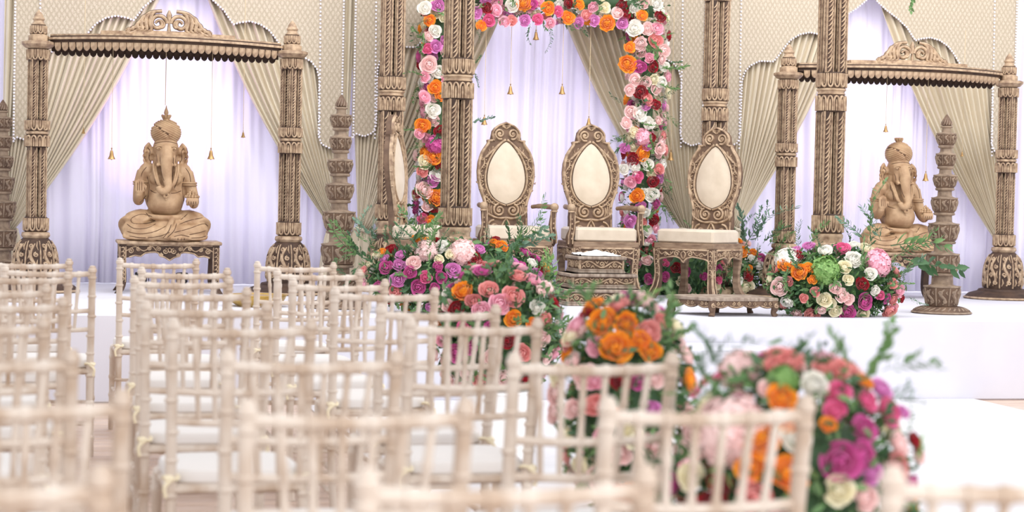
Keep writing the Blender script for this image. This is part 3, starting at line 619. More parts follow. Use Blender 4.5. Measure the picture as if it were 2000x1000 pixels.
# ---------------------------------------------------------------- low footstool at the stage front
fs = thing('footstool', 'low carved wooden footstool at the stage edge in front of the armless chair', 'footstool', (4.29, 11.93, ST), .10)
out = [(-.24, -.22), (.24, -.22), (.24, .17), (.0, .22), (-.36, .2), (-.40, .12)]
v = []
for z, q in ((.100, .985), (.104, 1), (.118, 1), (.122, .985)): v += [(x * q, y * q, z) for x, y in out]
n = 6; mb = MB().add(v, [tuple(range(n - 1, -1, -1)), tuple(range(3 * n, 4 * n))] + [(k * n + i, k * n + (i + 1) % n, k * n + n + (i + 1) % n, k * n + n + i) for k in range(3) for i in range(n)]); ob('top_board', mb, 'wood_grey', fs)
for i in range(6):
    a, b = Vector(out[i]) * .93, Vector(out[(i + 1) % 6]) * .93; d = b - a; l = d.length
    if l < .12: continue
    X = Matrix.Translation((a.x, a.y, 0)) @ Matrix.Rotation(math.atan2(d.y, d.x), 4, 'Z'); mb = MB(); k = max(2, round(l / .1)); bot = []
    for j in range(k * 6 + 1): t = j / (k * 6); bot.append((l * t, .068 - .016 * abs(math.sin(PI * t * k))))
    mb.prism([(0, .101)] + bot + [(l, .101)], -.006, .006, 0, X); S = lambda u, v_, h, X=X: tuple(X @ Vector((u, -.006 - h, v_)))
    for j in range(k):
        u = (j + .5) * l / k
        for sg in (-1, 1): mb.ridge([(u + sg * q, z) for q, z in spiral(.02, .082, .013, 1.2, PI * .4, 1, 9, .2)], .003, .006, S, 1)
        mb.ridge([(u - l / k * .42, .07), (u, .058), (u + l / k * .42, .07)], .003, .006, S, 1)
    ob('apron', mb, WG, fs)
for x, y in out:
    mb = MB(); P = smoothpts([(x * .9, y * .9, .1), (x * .93, y * .93, .06), (x * .9, y * .9, .025), (x * .95, y * .95, 0)], 4); mb.tube(P, [.026, .027, .028, .028, .027, .024, .021, .019, .018, .018, .019, .021, .022], 8, 0)
    S = lambda u, v_, h, x=x, y=y: (x * .93 + u, y * .93 - .024 - h, v_); mb.ridge(spiral(0, .07, .015, 1.3, PI / 2, 1, 10, .2), .004, .006, S, 1); ob('leg', mb, WG, fs)
# ---------------------------------------------------------------- statue tables
def statue_table(label, x, y):
    t = thing('carved_table', label, 'table', (x, y, ST), group='carved statue tables'); w_, d_ = .70, .42
    ob('top_board', MB().box((0, 0, .358), (w_ + .03, d_ + .03, .025), 1, .006), W2, t)
    def ap(L_, X):
        mb = MB(); hw = L_ / 2
        half = [(hw, .345), (hw, .25), (hw - .02, .255), (hw - .06, .268), (hw - .1, .262), (hw - .13, .285), (.10, .293), (.075, .283), (.07, .268), (.05, .262), (.03, .255), (0, .235)]
        out = half + [(-a, b) for a, b in half[::-1][1:]]; mb.prism(out[::-1], -.01, .01, 0, X); S = lambda u, v, h: tuple(X @ Vector((u, -.01 - h, v)))
        mb.ridge([(-hw, .342), (hw, .342)], .005, .006, S, 1)
        for sg in (-1, 1):
            mb.ridge([(sg * a, b) for a, b in smoothpts(half[2:], 2)], .0045, .007, S, 1)
            for cx, cz, r, s_ in ((.03, .30, .022, 1), (.075, .318, .018, -1), (hw * .48, .32, .017, 1), (hw * .72, .312, .016, -1), (hw - .03, .30, .02, 1), (.055, .275, .012, -1)): mb.ridge([(sg * a, b) for a, b in spiral(cx, cz, r, 1.5, PI * .5, s_, 14, .15)], .004, .008, S, 1); mb.ell(S(sg * cx, cz, .003), (.005,) * 3, 6, 4, 1)
            mb.ridge(smoothpts([(sg * .09, .30), (sg * hw * .42, .333), (sg * hw * .6, .3), (sg * hw * .8, .33), (sg * hw, .30)], 4), .004, .007, S, 1)
        mb.ridge(smoothpts([(0, .325), (.012, .31), (0, .292), (-.012, .31), (0, .325)], 3), .004, .008, S, 1); return mb
    ob('apron', ap(w_ - .1, Matrix.Translation((0, -d_ / 2 + .02, 0))), W2, t)
    for sg in (-1, 1): ob('apron', ap(d_ - .1, Matrix.Translation((sg * (w_ / 2 - .02), 0, 0)) @ Matrix.Rotation(sg * PI / 2, 4, 'Z')), W2, t)
    for sx in (-1, 1):
        for sy in (-1, 1):
            mb = MB(); P = smoothpts([(0, 0, .348), (0, 0, .22), (-sx * .004, 0, .1), (sx * .006, sy * .004, .04), (sx * .03, sy * .02, 0)], 4); v = []
            for p in P:
                for a, b in ((-1, -1), (1, -1), (1, 1), (-1, 1)): v.append((sx * (w_ / 2 - .025) + p[0] + a * .024, sy * (d_ / 2 - .025) + p[1] + b * .024, p[2]))
            k = len(P); mb.add(v, [(3, 2, 1, 0), tuple(range(4 * k - 4, 4 * k))] + [(i * 4 + j, i * 4 + (j + 1) % 4, i * 4 + 4 + (j + 1) % 4, i * 4 + 4 + j) for i in range(k - 1) for j in range(4)], 0)
            S = lambda u, v_, h: (sx * (w_ / 2 - .025) + u, -d_ / 2 + .001 - h, v_)
            if sy < 0:
                for e in (-.02, .02): mb.ridge([(e, .33), (e, .08)], .0035, .004, S, 1)
                for i in range(8): z = .32 - i * .03; mb.ridge(smoothpts([(-.012, z), (.006, z + .004), (.01, z - .012), (0, z - .022)], 3), [.002, .003, .004, .004, .004, .004, .003, .003, .002, .002], .006, S, 1)
            ob('leg', mb, W2, t)
    return t
SLX, SLY, SRX, SRY = .752, 14.02, 6.485, 14.22
statue_table('carved wooden table with scrolled apron under the left statue', SLX + .03, SLY)
statue_table('carved wooden table under the right statue, partly hidden by the lamp pillar', SRX + .03, SRY)
# ---------------------------------------------------------------- seated elephant-headed statue
def bake(mb, voxel, sm):
    me = bpy.data.meshes.new('tmp'); me.from_pydata(mb.v, [], mb.f); o = bpy.data.objects.new('tmp', me); COL.objects.link(o)
    r = o.modifiers.new('r', 'REMESH'); r.mode = 'VOXEL'; r.voxel_size = voxel
    s = o.modifiers.new('s', 'SMOOTH'); s.iterations = sm; s.factor = .5
    dg = bpy.context.evaluated_depsgraph_get(); out = bpy.data.meshes.new_from_object(o.evaluated_get(dg)); bpy.data.objects.remove(o)
    out.polygons.foreach_set('use_smooth', [True] * len(out.polygons)); return out
def statue_body():
    b = MB(); E_, T_ = b.ell, b.tube
    E_((0, .02, .42), (.135, .10, .14), 20, 14); E_((0, .03, .33), (.145, .115, .17), 20, 14); E_((0, -.035, .275), (.128, .125, .115), 24, 16)          # chest, trunk, belly
    for s in (-1, 1):
        E_((s * .125, .02, .49), (.062, .06, .065), 14, 10)                                                                                          # shoulders
        E_((s * .055, -.045, .44), (.062, .05, .05), 12, 8)
    T_([(0, .02, .5), (0, .0, .60)], [.09, .085], 14)
    E_((0, -.01, .655), (.092, .10, .10), 20, 14); E_((0, -.05, .63), (.078, .075, .075), 16, 12)
    for s in (-1, 1): E_((s * .045, -.075, .575), (.034, .04, .045), 12, 8); T_(smoothpts([(s * .04, -.09, .555), (s * .058, -.125, .535), (s * .062, -.15, .545)], 4), [.014] * 4 + [.012] * 4 + [.008], 8)
    T_(smoothpts([(0, -.08, .66), (0, -.128, .58), (.002, -.142, .50), (.008, -.15, .43), (.014, -.16, .385), (-.008, -.172, .352), (-.044, -.176, .358), (-.056, -.174, .388)], 5),
       [.048] * 5 + [.044, .042, .041, .04, .039] + [.038, .037, .036, .035, .034] + [.033, .032, .031, .03, .03] + [.027] * 5 + [.024] * 5 + [.021] * 5 + [.016], 14)
    for s in (-1, 1):                                                                                                                              # ears
        for k in range(14):
            a = 2 * PI * k / 14; E_((s * (.125 + .026 * math.cos(a)), .01 - .012 * math.cos(a), .615 + .072 * math.sin(a) - .012 * (math.cos(a) > 0)), (.013, .014, .016), 8, 6)
        E_((s * .118, .02, .62), (.03, .012, .065), 12, 8); T_([(s * .09, .0, .64), (s * .12, .01, .625)], .022, 8)
    # arm with raised palm (viewer's left)
    T_(smoothpts([(-.15, .02, .49), (-.175, .01, .40), (-.185, -.02, .30), (-.188, -.08, .29), (-.185, -.12, .335)], 4), [.05, .049, .048, .047, .046, .045, .044, .043, .042, .04, .038, .036, .034, .032, .03, .028, .027], 12)
    E_((-.184, -.13, .365), (.034, .017, .042), 12, 8)
    for i in range(4):
        x = -.210 + i * .0165; top = (.425, .44, .442, .43)[i]; T_([(x, -.13, .38), (x, -.134, .41), (x, -.13, top)], [.0092, .009, .007], 8)
    T_(smoothpts([(-.158, -.13, .35), (-.142, -.138, .375), (-.142, -.138, .395)], 3), .0095, 8)
    # arm with the bowl (viewer's right)
    T_(smoothpts([(.15, .02, .49), (.175, .015, .40), (.2, -.01, .30), (.2, -.07, .265), (.185, -.125, .275)], 4), [.05, .049, .048, .047, .046, .045, .044, .043, .042, .04, .038, .036, .034, .032, .03, .028, .028], 12)
    E_((.182, -.135, .285), (.045, .04, .028), 14, 8)
    for i in range(5):
        x = .148 + i * .017; T_(smoothpts([(x, -.148, .262), (x, -.178, .268), (x + .001, -.182, .295), (x + .002, -.17, .308)], 3), .0092, 8)
    # crossed legs in draped cloth
    for s in (-1, 1):
        T_(smoothpts([(s * .07, .05, .12), (s * .16, -.02, .125), (s * .235, -.06, .10), (s * .255, -.08, .085)], 4), [.095] * 4 + [.1] * 4 + [.088] * 4 + [.07], 16)
        T_(smoothpts([(s * .25, -.07, .075), (s * .17, -.15, .06), (s * .06, -.175, .055), (-s * .02, -.18, .05)], 4), [.072] * 4 + [.062] * 4 + [.052] * 4 + [.042], 14)
        E_((s * .225, -.03, .075), (.085, .11, .07), 16, 10)
    E_((0, .04, .10), (.2, .13, .10), 20, 10); E_((.03, -.1, .09), (.16, .09, .07), 16, 10)
    for s in (-1, 1):                                                                                                                              # cloth folds
        for k in range(4):
            q = .03 * k
            T_(smoothpts([(s * (.09 + q * .6), -.105 - q * .2, .165 - q * .25), (s * (.16 + q * .8), -.115 - q * .3, .155 - q * .6), (s * (.225 + q * .7), -.12 - q * .2, .115 - q * .9), (s * (.2 + q * .4), -.185 - q * .03, .065 - q * .5), (s * (.1 + q * .3), -.222, .075 - q * .55)], 5), .0125, 6)
    E_((.07, -.215, .028), (.062, .032, .024), 12, 8)
    for i in range(5): E_((.035 + i * .016, -.243, .024 - .001 * i), (.0085, .013, .010), 8, 6)
    T_([(.135 * math.cos(a), -.02 + .135 * math.sin(a), .185 + .02 * math.sin(a)) for a in [PI + PI * i / 16 for i in range(17)]], .02, 10)                # waist roll
    T_(smoothpts([(.05, -.16, .165), (.03, -.19, .12), (.0, -.215, .06), (-.01, -.22, .02)], 4), .022, 8)
    E_((0, 0, .745), (.10, .10, .06), 20, 10)
    return bake(b, .0062, 3)
STM = statue_body(); STM.materials.append(M['stone_tan'])
from mathutils.bvhtree import BVHTree
def stain_shade_lines():
    """thin dark lines on the statue: antique stain, and shade painted into the creases"""
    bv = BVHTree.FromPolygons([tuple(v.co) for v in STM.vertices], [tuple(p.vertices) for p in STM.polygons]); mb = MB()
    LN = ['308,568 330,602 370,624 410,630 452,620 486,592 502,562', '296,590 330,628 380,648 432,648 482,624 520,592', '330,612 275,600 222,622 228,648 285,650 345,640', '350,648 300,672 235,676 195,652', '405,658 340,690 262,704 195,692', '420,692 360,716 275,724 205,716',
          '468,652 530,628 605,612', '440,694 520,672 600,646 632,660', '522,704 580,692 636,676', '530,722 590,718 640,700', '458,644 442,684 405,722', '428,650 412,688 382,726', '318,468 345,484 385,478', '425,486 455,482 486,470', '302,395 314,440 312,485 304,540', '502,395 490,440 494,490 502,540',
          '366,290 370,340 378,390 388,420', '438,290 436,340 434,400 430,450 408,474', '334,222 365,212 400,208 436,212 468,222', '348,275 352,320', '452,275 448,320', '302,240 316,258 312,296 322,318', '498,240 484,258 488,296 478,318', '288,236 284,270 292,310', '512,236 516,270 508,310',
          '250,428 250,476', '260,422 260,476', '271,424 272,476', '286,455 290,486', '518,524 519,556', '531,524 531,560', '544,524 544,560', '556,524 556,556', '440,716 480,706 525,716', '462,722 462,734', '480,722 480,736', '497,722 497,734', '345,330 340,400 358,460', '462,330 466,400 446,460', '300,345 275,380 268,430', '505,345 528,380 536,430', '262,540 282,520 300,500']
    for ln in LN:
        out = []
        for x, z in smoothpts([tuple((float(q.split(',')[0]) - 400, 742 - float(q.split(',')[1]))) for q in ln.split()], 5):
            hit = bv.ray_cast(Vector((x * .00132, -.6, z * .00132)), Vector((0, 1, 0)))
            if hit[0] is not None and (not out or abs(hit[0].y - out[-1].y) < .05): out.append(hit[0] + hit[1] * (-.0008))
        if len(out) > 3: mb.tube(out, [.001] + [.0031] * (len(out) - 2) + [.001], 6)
    o = ob('dark_lines', mb, 'stone_dark'); me = o.data; bpy.data.objects.remove(o); return me
STAIN_SHADE = stain_shade_lines()
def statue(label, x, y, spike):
    r = thing('elephant_headed_statue', label, 'statue', (x, y, ST + .3705), 0, 'seated elephant-headed statues'); obm('body', STM, r); obm('dark_lines', STAIN_SHADE, r)
    mb = MB(); ct, rx, rz_ = Vector((0, 0, .772)), .101, .088; mb.ell(tuple(ct), (rx, rx, rz_), 28, 16, 1)                                           # turban wraps
    def ring(nrm, off, keep):
        nrm = Vector(nrm).normalized(); e1 = nrm.orthogonal().normalized(); e2 = nrm.cross(e1); q = math.sqrt(max(0, 1 - off * off)); seg = []
        for i in range(49):
            a = 2 * PI * i / 48; d = nrm * off + (e1 * math.cos(a) + e2 * math.sin(a)) * q; P = Vector((d.x * rx, d.y * rx, d.z * rz_)) + ct
            if keep(d) and P.z > .705: seg.append(P)
            else:
                if len(seg) > 2: mb.tube(seg, [.003] + [.0092] * (len(seg) - 2) + [.003], 7, 0)
                seg = []
        if len(seg) > 2: mb.tube(seg, .0092, 7, 0)
    low = lambda d: d.x < .12 and d.z < .35 - .9 * (d.x + .5) and d.y < .3
    for i in range(13): ring((.52, 0, 1), -.86 + i * .152, lambda d: not low(d))
    for i in range(11): ring((-.62, 0, 1), -.75 + i * .152, low)
    o = ob('turban', mb, ['stone_tan', 'stone_dark'], r)
    mb = MB(); mb.lathe([(.03, .845), (.024, .86), (.02, .87)], 14, 0)
    for i in range(7):
        a = 2 * PI * i / 7; mb.tube(smoothpts([(.014 * math.cos(a), .014 * math.sin(a), .862), (.024 * math.cos(a), .024 * math.sin(a), .885), (.034 * math.cos(a), .034 * math.sin(a), .898)], 3), [.006, .009, .010, .011, .010, .008, .004], 6, 0)
    if spike: mb.lathe([(.008, .87), (.010, .895), (.017, .91), (.014, .925), (.006, .945), (.002, .965)], 12, 0)
    else: mb.lathe([(.02, .87), (.024, .892), (.02, .9)], 12, 0)
    ob('crest', mb, 'stone_tan', r)
    mb = MB()                                                                                                                                       # necklaces and pendant
    for w_, d, t_ in ((.085, .0, .010), (.07, .03, .008)):
        P = smoothpts([(-w_, -.06, .545), (-w_ * .95, -.105, .48), (-w_ * .6, -.128 - d * .3, .40 - d * .2), (0, -.148 - d * .35, .355 - d * .25 + .02), (w_ * .6, -.128 - d * .3, .40 - d * .2), (w_ * .95, -.105, .48), (w_, -.06, .545)], 5); mb.tube(P, t_, 8)
    nk = ob('necklace', mb, 'stone_tan', r)
    mb = MB(); X = Matrix.Translation((.0, -.172, .325)) @ Matrix.Rotation(PI / 2, 4, 'X'); mb.lathe([(.022, 0), (.022, .006), (.016, .009)], 14, 0, X)
    for i in range(8): a = 2 * PI * i / 8; mb.ell((.014 * math.cos(a), -.182, .325 + .014 * math.sin(a)), (.005,) * 3, 6, 4, 0)
    mb.ell((0, -.183, .325), (.006,) * 3, 8, 5, 1); mb.ell((0, -.168, .298), (.008, .006, .012), 8, 5, 0); ob('pendant', mb, ['stone_tan', 'stone_dark'], nk)
    for s in (-1, 1):
        mb = MB(); mb.tube([(s * .168 + .052 * math.cos(a), .012 + .05 * math.sin(a), .415) for a in [2 * PI * i / 20 for i in range(21)]], .008, 8); mb.tube([(s * .170 + .052 * math.cos(a), .010 + .05 * math.sin(a), .40) for a in [2 * PI * i / 20 for i in range(21)]], .006, 8); ob('armband', mb, 'stone_tan', r)
        mb = MB(); mb.ell((s * .052, -.108, .655), (.017, .010, .012), 10, 6, 0); mb.ell((s * .052, -.1145, .654), (.006, .005, .005), 8, 6, 1); mb.tube(smoothpts([(s * .028, -.112, .668), (s * .052, -.118, .674), (s * .078, -.095, .662)], 4), .005, 6, 0); ob('eye', mb, ['stone_tan', 'stone_dark'], r)
    mb = MB(); rnd = random.Random(3)
    for l, n_ in ((0, 12), (1, 8), (2, 4), (3, 1)):
        for i in range(n_): a = 2 * PI * i / n_ + l; q = .042 - .013 * l; mb.ell((.183 + q * math.cos(a), -.135 + q * .85 * math.sin(a), .318 + l * .014), (.0115,) * 3, 8, 6)
    tag(ob('sweets', mb, 'stone_tan', r), 'heap of round sweets in the statue\'s palm')
    return r
statue('tan elephant-headed seated statue with a spired turban under the left canopy', SLX, SLY - .02, True)
statue('tan elephant-headed seated statue beneath the right canopy, beside the lamp pillar', SRX, SRY - .02, False)
# ---------------------------------------------------------------- bells on strings, gilt bowl, stage lamps
def bell(label, px, py, Y, ztop, s=1.0):
    p = at(px, py, Y); r = thing('hanging_bell', label, 'bell', p, 0, 'small brass bells on strings')
    mb = MB(); mb.lathe([(.0, .02), (.008, .018), (.012, .008), (.016, -.012), (.024, -.026), (.028, -.032), (.022, -.031), (.012, -.01)], 14); mb.lathe([(.0, .035), (.006, .03), (.003, .02)], 8)
    ob('bell_body', mb, 'brass', r, scale=(s * .78, s * .78, s)); ob('clapper', MB().ell((0, 0, -.036), (.008, .008, .009), 8, 6), 'brass', r, scale=s * .8)
    ob('string', MB().tube([(0, 0, .03 * s), (0, 0, ztop - p.z)], .0022, 5), 'string', r)
for a in (('brass bell on a string left of the left statue', 218, 300, 13.85, 2.24, 1.25), ('brass bell on a string right of the left statue', 412, 300, 13.85, 2.24, 1.25), ('small brass bell high on the right of the left statue', 475, 262, 14.5, 2.7, .8),
          ('brass bell on a string above the left throne, left of two', 997, 174, 14.5, 2.75, 1.25), ('brass bell on a string between the thrones, high up', 1098, 174, 14.5, 2.75, 1.25), ('brass bell just under the flower beam', 1047, 68, 14.45, 2.8, 1.2),
          ('brass bell on a string touching the crown of the right throne', 1150, 236, 14.5, 2.75, 1.1), ('brass bell on a string left of the left throne, by a leaf sprig', 946, 234, 14.5, 2.75, 1.2), ('brass bell hanging before the drape right of the flower arch', 1310, 303, 14.6, 3.2, 1.3),
          ('brass bell on a string above the right statue', 1730, 250, 14.1, 2.30, 1.0), ('brass bell on a string between the right statue and the lamp pillar', 1808, 344, 14.1, 2.30, 1.2), ('small brass bell on a string right of the tall lamp pillar', 1879, 300, 14.5, 2.7, .7),
          ('tiny bell on a cord in front of the left drape', 163, 255, 14.5, 2.7, .7)): bell(*a)
cn = bpy.data.objects['shrine_canopy']; p = at(323, 206, 14.0) - cn.location; tag(ob('hanging_cord', MB().tube([(p.x, .05, 1.866 - cn.location.z), (p.x, .05, -.03)], .003, 5), 'string', cn), 'thin cord hanging to the statue')
gp = atz(507, 602, ST); u = thing('gilt_bowl', 'low gilt bowl on the stage floor behind the chairs, left of the lamp pillar', 'bowl', (gp.x, gp.y + .2, ST))
mb = MB().lathe([(.12, 0), (.13, .008), (.17, .03), (.185, .055), (.19, .07), (.18, .07), (.16, .04), (.0, .03)], 32); ob('bowl_body', mb, 'gilt', u); ob('rim', MB().lathe([(.186, .066), (.196, .07), (.196, .076), (.18, .076), (.178, .07)], 32), 'gilt', u)
for i, (x, y, lab) in enumerate(((.62, 14.62, 'small black stage uplight on the floor under the left table, left one'), (.92, 14.62, 'small black stage uplight on the floor under the left table, right one'), (6.40, 14.62, 'small black stage uplight on the floor behind the right statue'), (3.62, 14.75, 'small black stage uplight on the floor behind the thrones'))):
    t = thing('stage_uplight', lab, 'lamp', (x, y, ST), 0, 'stage uplights')
    ob('yoke', MB().box((0, 0, .008), (.1, .08, .016), 0, .003).box((-.055, 0, .05), (.006, .03, .1)).box((.055, 0, .05), (.006, .03, .1)), 'black_plastic', t)
    X = Matrix.Translation((0, 0, .075)) @ Matrix.Rotation(-.22, 4, 'X'); ob('can', MB().lathe([(.03, -.045), (.042, -.03), (.046, .03), (.046, .036), (.04, .036), (.038, .028)], 20, 0, X), 'black_plastic', t); ob('lens', MB().lathe([(.0, .028), (.039, .027)], 20, 0, X), 'lens_violet', [c for c in t.children if c.name.startswith('can')][0])
    l = bpy.data.lights.new('uplight_beam', 'SPOT'); l.energy = (34, 34, 22, 10)[i]; l.color = (.76, .40, 1.0); l.spot_size = 1.25; l.spot_blend = .8; l.shadow_soft_size = .04
    lo = bpy.data.objects.new('uplight_beam', l); COL.objects.link(lo); lo.parent = t; lo.location = (0, .0, .118); lo.rotation_euler = (PI - .16, 0, 0)
# ================================================================ flowers
def rose_mesh(seed, petals=17, ruff=0, open_=1.0):
    """bloom of unit radius: nested cupped petals around a bud, opening towards +Z, base at the origin"""
    rnd = random.Random(seed); v = []; f = []; NA, NB = 6, 5
    for i in range(petals):
        t = i / (petals - 1); a0 = i * 2.4 + rnd.uniform(-.25, .25); ha = 1.25 - .45 * t; R = (.2 + .74 * t ** .9) * (1 + .05 * rnd.uniform(-1, 1)); top = math.radians(14 + (58 + 22 * open_) * t ** .8); o = len(v)
        for b in range(NB):
            q = b / (NB - 1)
            for a in range(NA):
                s = -1 + 2 * a / (NA - 1); th = math.radians(150) + (top + .5 * (abs(s) ** 2.5) - math.radians(150)) * q; r = R * math.sin(th); z = .62 + (R * .62 + .10 * (1 - t)) * math.cos(th)
                if b == NB - 1: r += (.05 + .09 * t) * R + ruff * .10 * math.sin(a * 2.6 + i); z += -.03 * t + ruff * .09 * math.sin(a * 3.1 + i * 1.7)
                k = 1 + .06 * s * (1 - t); v.append((r * k * math.cos(a0 + s * ha), r * k * math.sin(a0 + s * ha), z))
        f += [(o + b * NA + a, o + b * NA + a + 1, o + b * NA + NA + a + 1, o + b * NA + NA + a) for b in range(NB - 1) for a in range(NA - 1)]
    m = MB().add(v, f); m.ell((0, 0, .62), (.17, .17, .17), 8, 6); return m
def hydrangea_mesh(seed):
    rnd = random.Random(seed); mb = MB(); N_ = 110; mb.ell((0, 0, .3), (.84, .84, .66), 12, 8)
    for i in range(N_):
        z = 1 - 1.35 * (i + .5) / N_; a = i * 2.39996; r = math.sqrt(max(0, 1 - z * z)); n = Vector((r * math.cos(a), r * math.sin(a), z)); p = Vector((n.x * .92, n.y * .92, .3 + n.z * .72)) * rnd.uniform(.92, 1.08)
        X = Matrix.Translation(p) @ n.to_track_quat('Z', 'Y').to_matrix().to_4x4() @ Matrix.Rotation(rnd.uniform(0, 6), 4, 'Z') @ Matrix.Rotation(rnd.uniform(-.6, .6), 4, 'X')
        for k in range(4):
            b = k * PI / 2; c, s = math.cos(b), math.sin(b); q = .19
            mb.add([(0, 0, 0), (q * (.6 * c - .5 * s), q * (.6 * s + .5 * c), .04), (q * 1.15 * c, q * 1.15 * s, .02), (q * (.6 * c + .5 * s), q * (.6 * s - .5 * c), .04)], [(0, 1, 2, 3)], 0, X)
    return mb
def leaf_geo(mb, X, L_=1.0, W_=.34, m=0):
    mb.add([(0, 0, 0), (-W_ * .42, L_ * .3, .05), (W_ * .42, L_ * .3, .05), (0, L_ * .32, 0), (-W_ * .36, L_ * .66, .03), (W_ * .36, L_ * .66, .03), (0, L_ * .66, -.02), (0, L_, -.1 * L_)],
           [(0, 3, 1), (0, 2, 3), (1, 3, 6, 4), (3, 2, 5, 6), (4, 6, 7), (6, 5, 7)], m, X)
def sprig_mesh(seed, n=19, W_=.5, ll=.28, bend=.16, branch=0):
    """unit-length leafy stem along +Z"""
    rnd = random.Random(seed); mb = MB(); path = smoothpts([(0, 0, 0), (bend * .3, 0, .35), (bend, .03, .72), (bend * 2.2, 0, 1.0)], 6); mb.tube(path, [.009 * (1 - .7 * i / (len(path) - 1)) for i in range(len(path))], 4, 1)
    def along(t): q = t * (len(path) - 1); i = min(int(q), len(path) - 2); return Vector(path[i]).lerp(Vector(path[i + 1]), q - i), (Vector(path[i + 1]) - Vector(path[i])).normalized()
    for i in range(n):
        t = .12 + .88 * i / (n - 1); p, d = along(min(t, .999)); side = (1 if i % 2 else -1); a = rnd.uniform(-.7, .7) + (0 if side > 0 else PI); o_ = Vector((math.cos(a), math.sin(a), 0)); dr = (d * rnd.uniform(.45, .85) + o_ * .8).normalized() if i < n - 1 else d
        up = dr.cross(Vector((math.sin(a), -math.cos(a), .3))).normalized(); xx = dr.cross(up).normalized(); s = ll * rnd.uniform(.75, 1.15) * (1 - .35 * t)
        leaf_geo(mb, Matrix(((xx.x * s, dr.x * s, up.x * s, p.x), (xx.y * s, dr.y * s, up.y * s, p.y), (xx.z * s, dr.z * s, up.z * s, p.z), (0, 0, 0, 1))), 1, W_, 0)
    return mb
def datas(mb, mats, name):
    o = ob(name, mb, mats, ang=60 if name != 'rose' else 180); me = o.data; bpy.data.objects.remove(o); return me
BLOOM = {}
_rm = [rose_mesh(1), rose_mesh(2, 15, .25, 1.05), rose_mesh(5, 13, 0, .8)]; _pm = [rose_mesh(3, 26, 1.0), rose_mesh(4, 24, .8)]; _hm = [hydrangea_mesh(1)]
for c in list(FLOWER) + ['lime']:
    mm = 'leaf_lime' if c == 'lime' else 'petal_' + c
    BLOOM[c] = {'r': [datas(m_, mm, 'rose') for m_ in _rm], 'p': [datas(m_, mm, 'rose') for m_ in _pm], 'h': [datas(m_, mm, 'hydrangea') for m_ in _hm]}
KN = {'r': 'rose', 'p': 'peony', 'h': 'hydrangea'}
SPRIG = {}
for g in ('leaf_green', 'leaf_deep', 'leaf_blue', 'leaf_lime'):
    SPRIG[g] = [datas(sprig_mesh(1), [g, 'leaf_deep'], 'leaf_sprig'), datas(sprig_mesh(2, 25, .46, .24, .1), [g, 'leaf_deep'], 'leaf_sprig'), datas(sprig_mesh(3, 14, .6, .36, .22), [g, 'leaf_deep'], 'leaf_sprig'), datas(sprig_mesh(4, 29, .46, .2, .3), [g, 'leaf_deep'], 'leaf_sprig')]
LEAFME = {}
for g in ('leaf_green', 'leaf_deep', 'leaf_blue'):
    mb = MB(); leaf_geo(mb, Matrix.Identity(4), 1, .62); LEAFME[g] = datas(mb, g, 'leaf')
def aim(n, spin): return (n.to_track_quat('Z', 'Y').to_matrix().to_4x4() @ Matrix.Rotation(spin, 4, 'Z'))
class Bouquet:
    def __init__(s, name, label, cat, base, seed, group=None):
        s.root = thing(name, label, cat, base, 0, group); s.base = Vector(base); s.rnd = random.Random(seed); s.placed = []
    def child(s, name, me, P, n, sc, spin=None):
        o = obm(name, me, s.root); X = Matrix.Translation(Vector(P) - s.base) @ aim(Vector(n).normalized(), s.rnd.uniform(0, 6) if spin is None else spin); o.location = X.to_translation(); o.rotation_euler = X.to_euler(); o.scale = (sc,) * 3; return o
    def bloom(s, P, n, c, k, r):
        n = (Vector(n).normalized() + Vector((s.rnd.uniform(-.22, .22), s.rnd.uniform(-.1, .1), s.rnd.uniform(-.2, .25)))).normalized()
        s.child(KN[k], s.rnd.choice(BLOOM[c][k]), Vector(P) - n * r * .55, n, r); s.placed.append((Vector(P), r))
    def free(s, P, r, k=.8): return all((P - q).length > k * (r + q_r) for q, q_r in s.placed)
    def sprig(s, a, b, g='leaf_green', var=None, roll=None):
        d = Vector(b) - Vector(a); s.child('leaf_sprig', SPRIG[g][s.rnd.choice((0, 1, 3, 1, 3)) if var is None else var], a, d, d.length, roll)
    def leaf(s, P, n, L_, g='leaf_green'): s.child('leaf', LEAFME[g], P, n, L_)
    def spray(s, pts, g1='leaf_green', g2='leaf_deep', size=.04, nm='foliage'):
        mb = MB()
        for P, n in pts:
            X = Matrix.Translation(Vector(P) - s.base) @ aim((Vector(n) + Vector([s.rnd.uniform(-.9, .9) for _ in range(3)])).normalized(), s.rnd.uniform(0, 6)) @ Matrix.Rotation(-PI / 2 + s.rnd.uniform(-.5, .8), 4, 'X') @ Matrix.Scale(size * s.rnd.uniform(.6, 1.3), 4)
            leaf_geo(mb, X, 1, .42, 1 if s.rnd.random() < .5 else 0)
        tag(ob(nm, mb, [g1, g2], s.root, ang=60), kind='stuff')
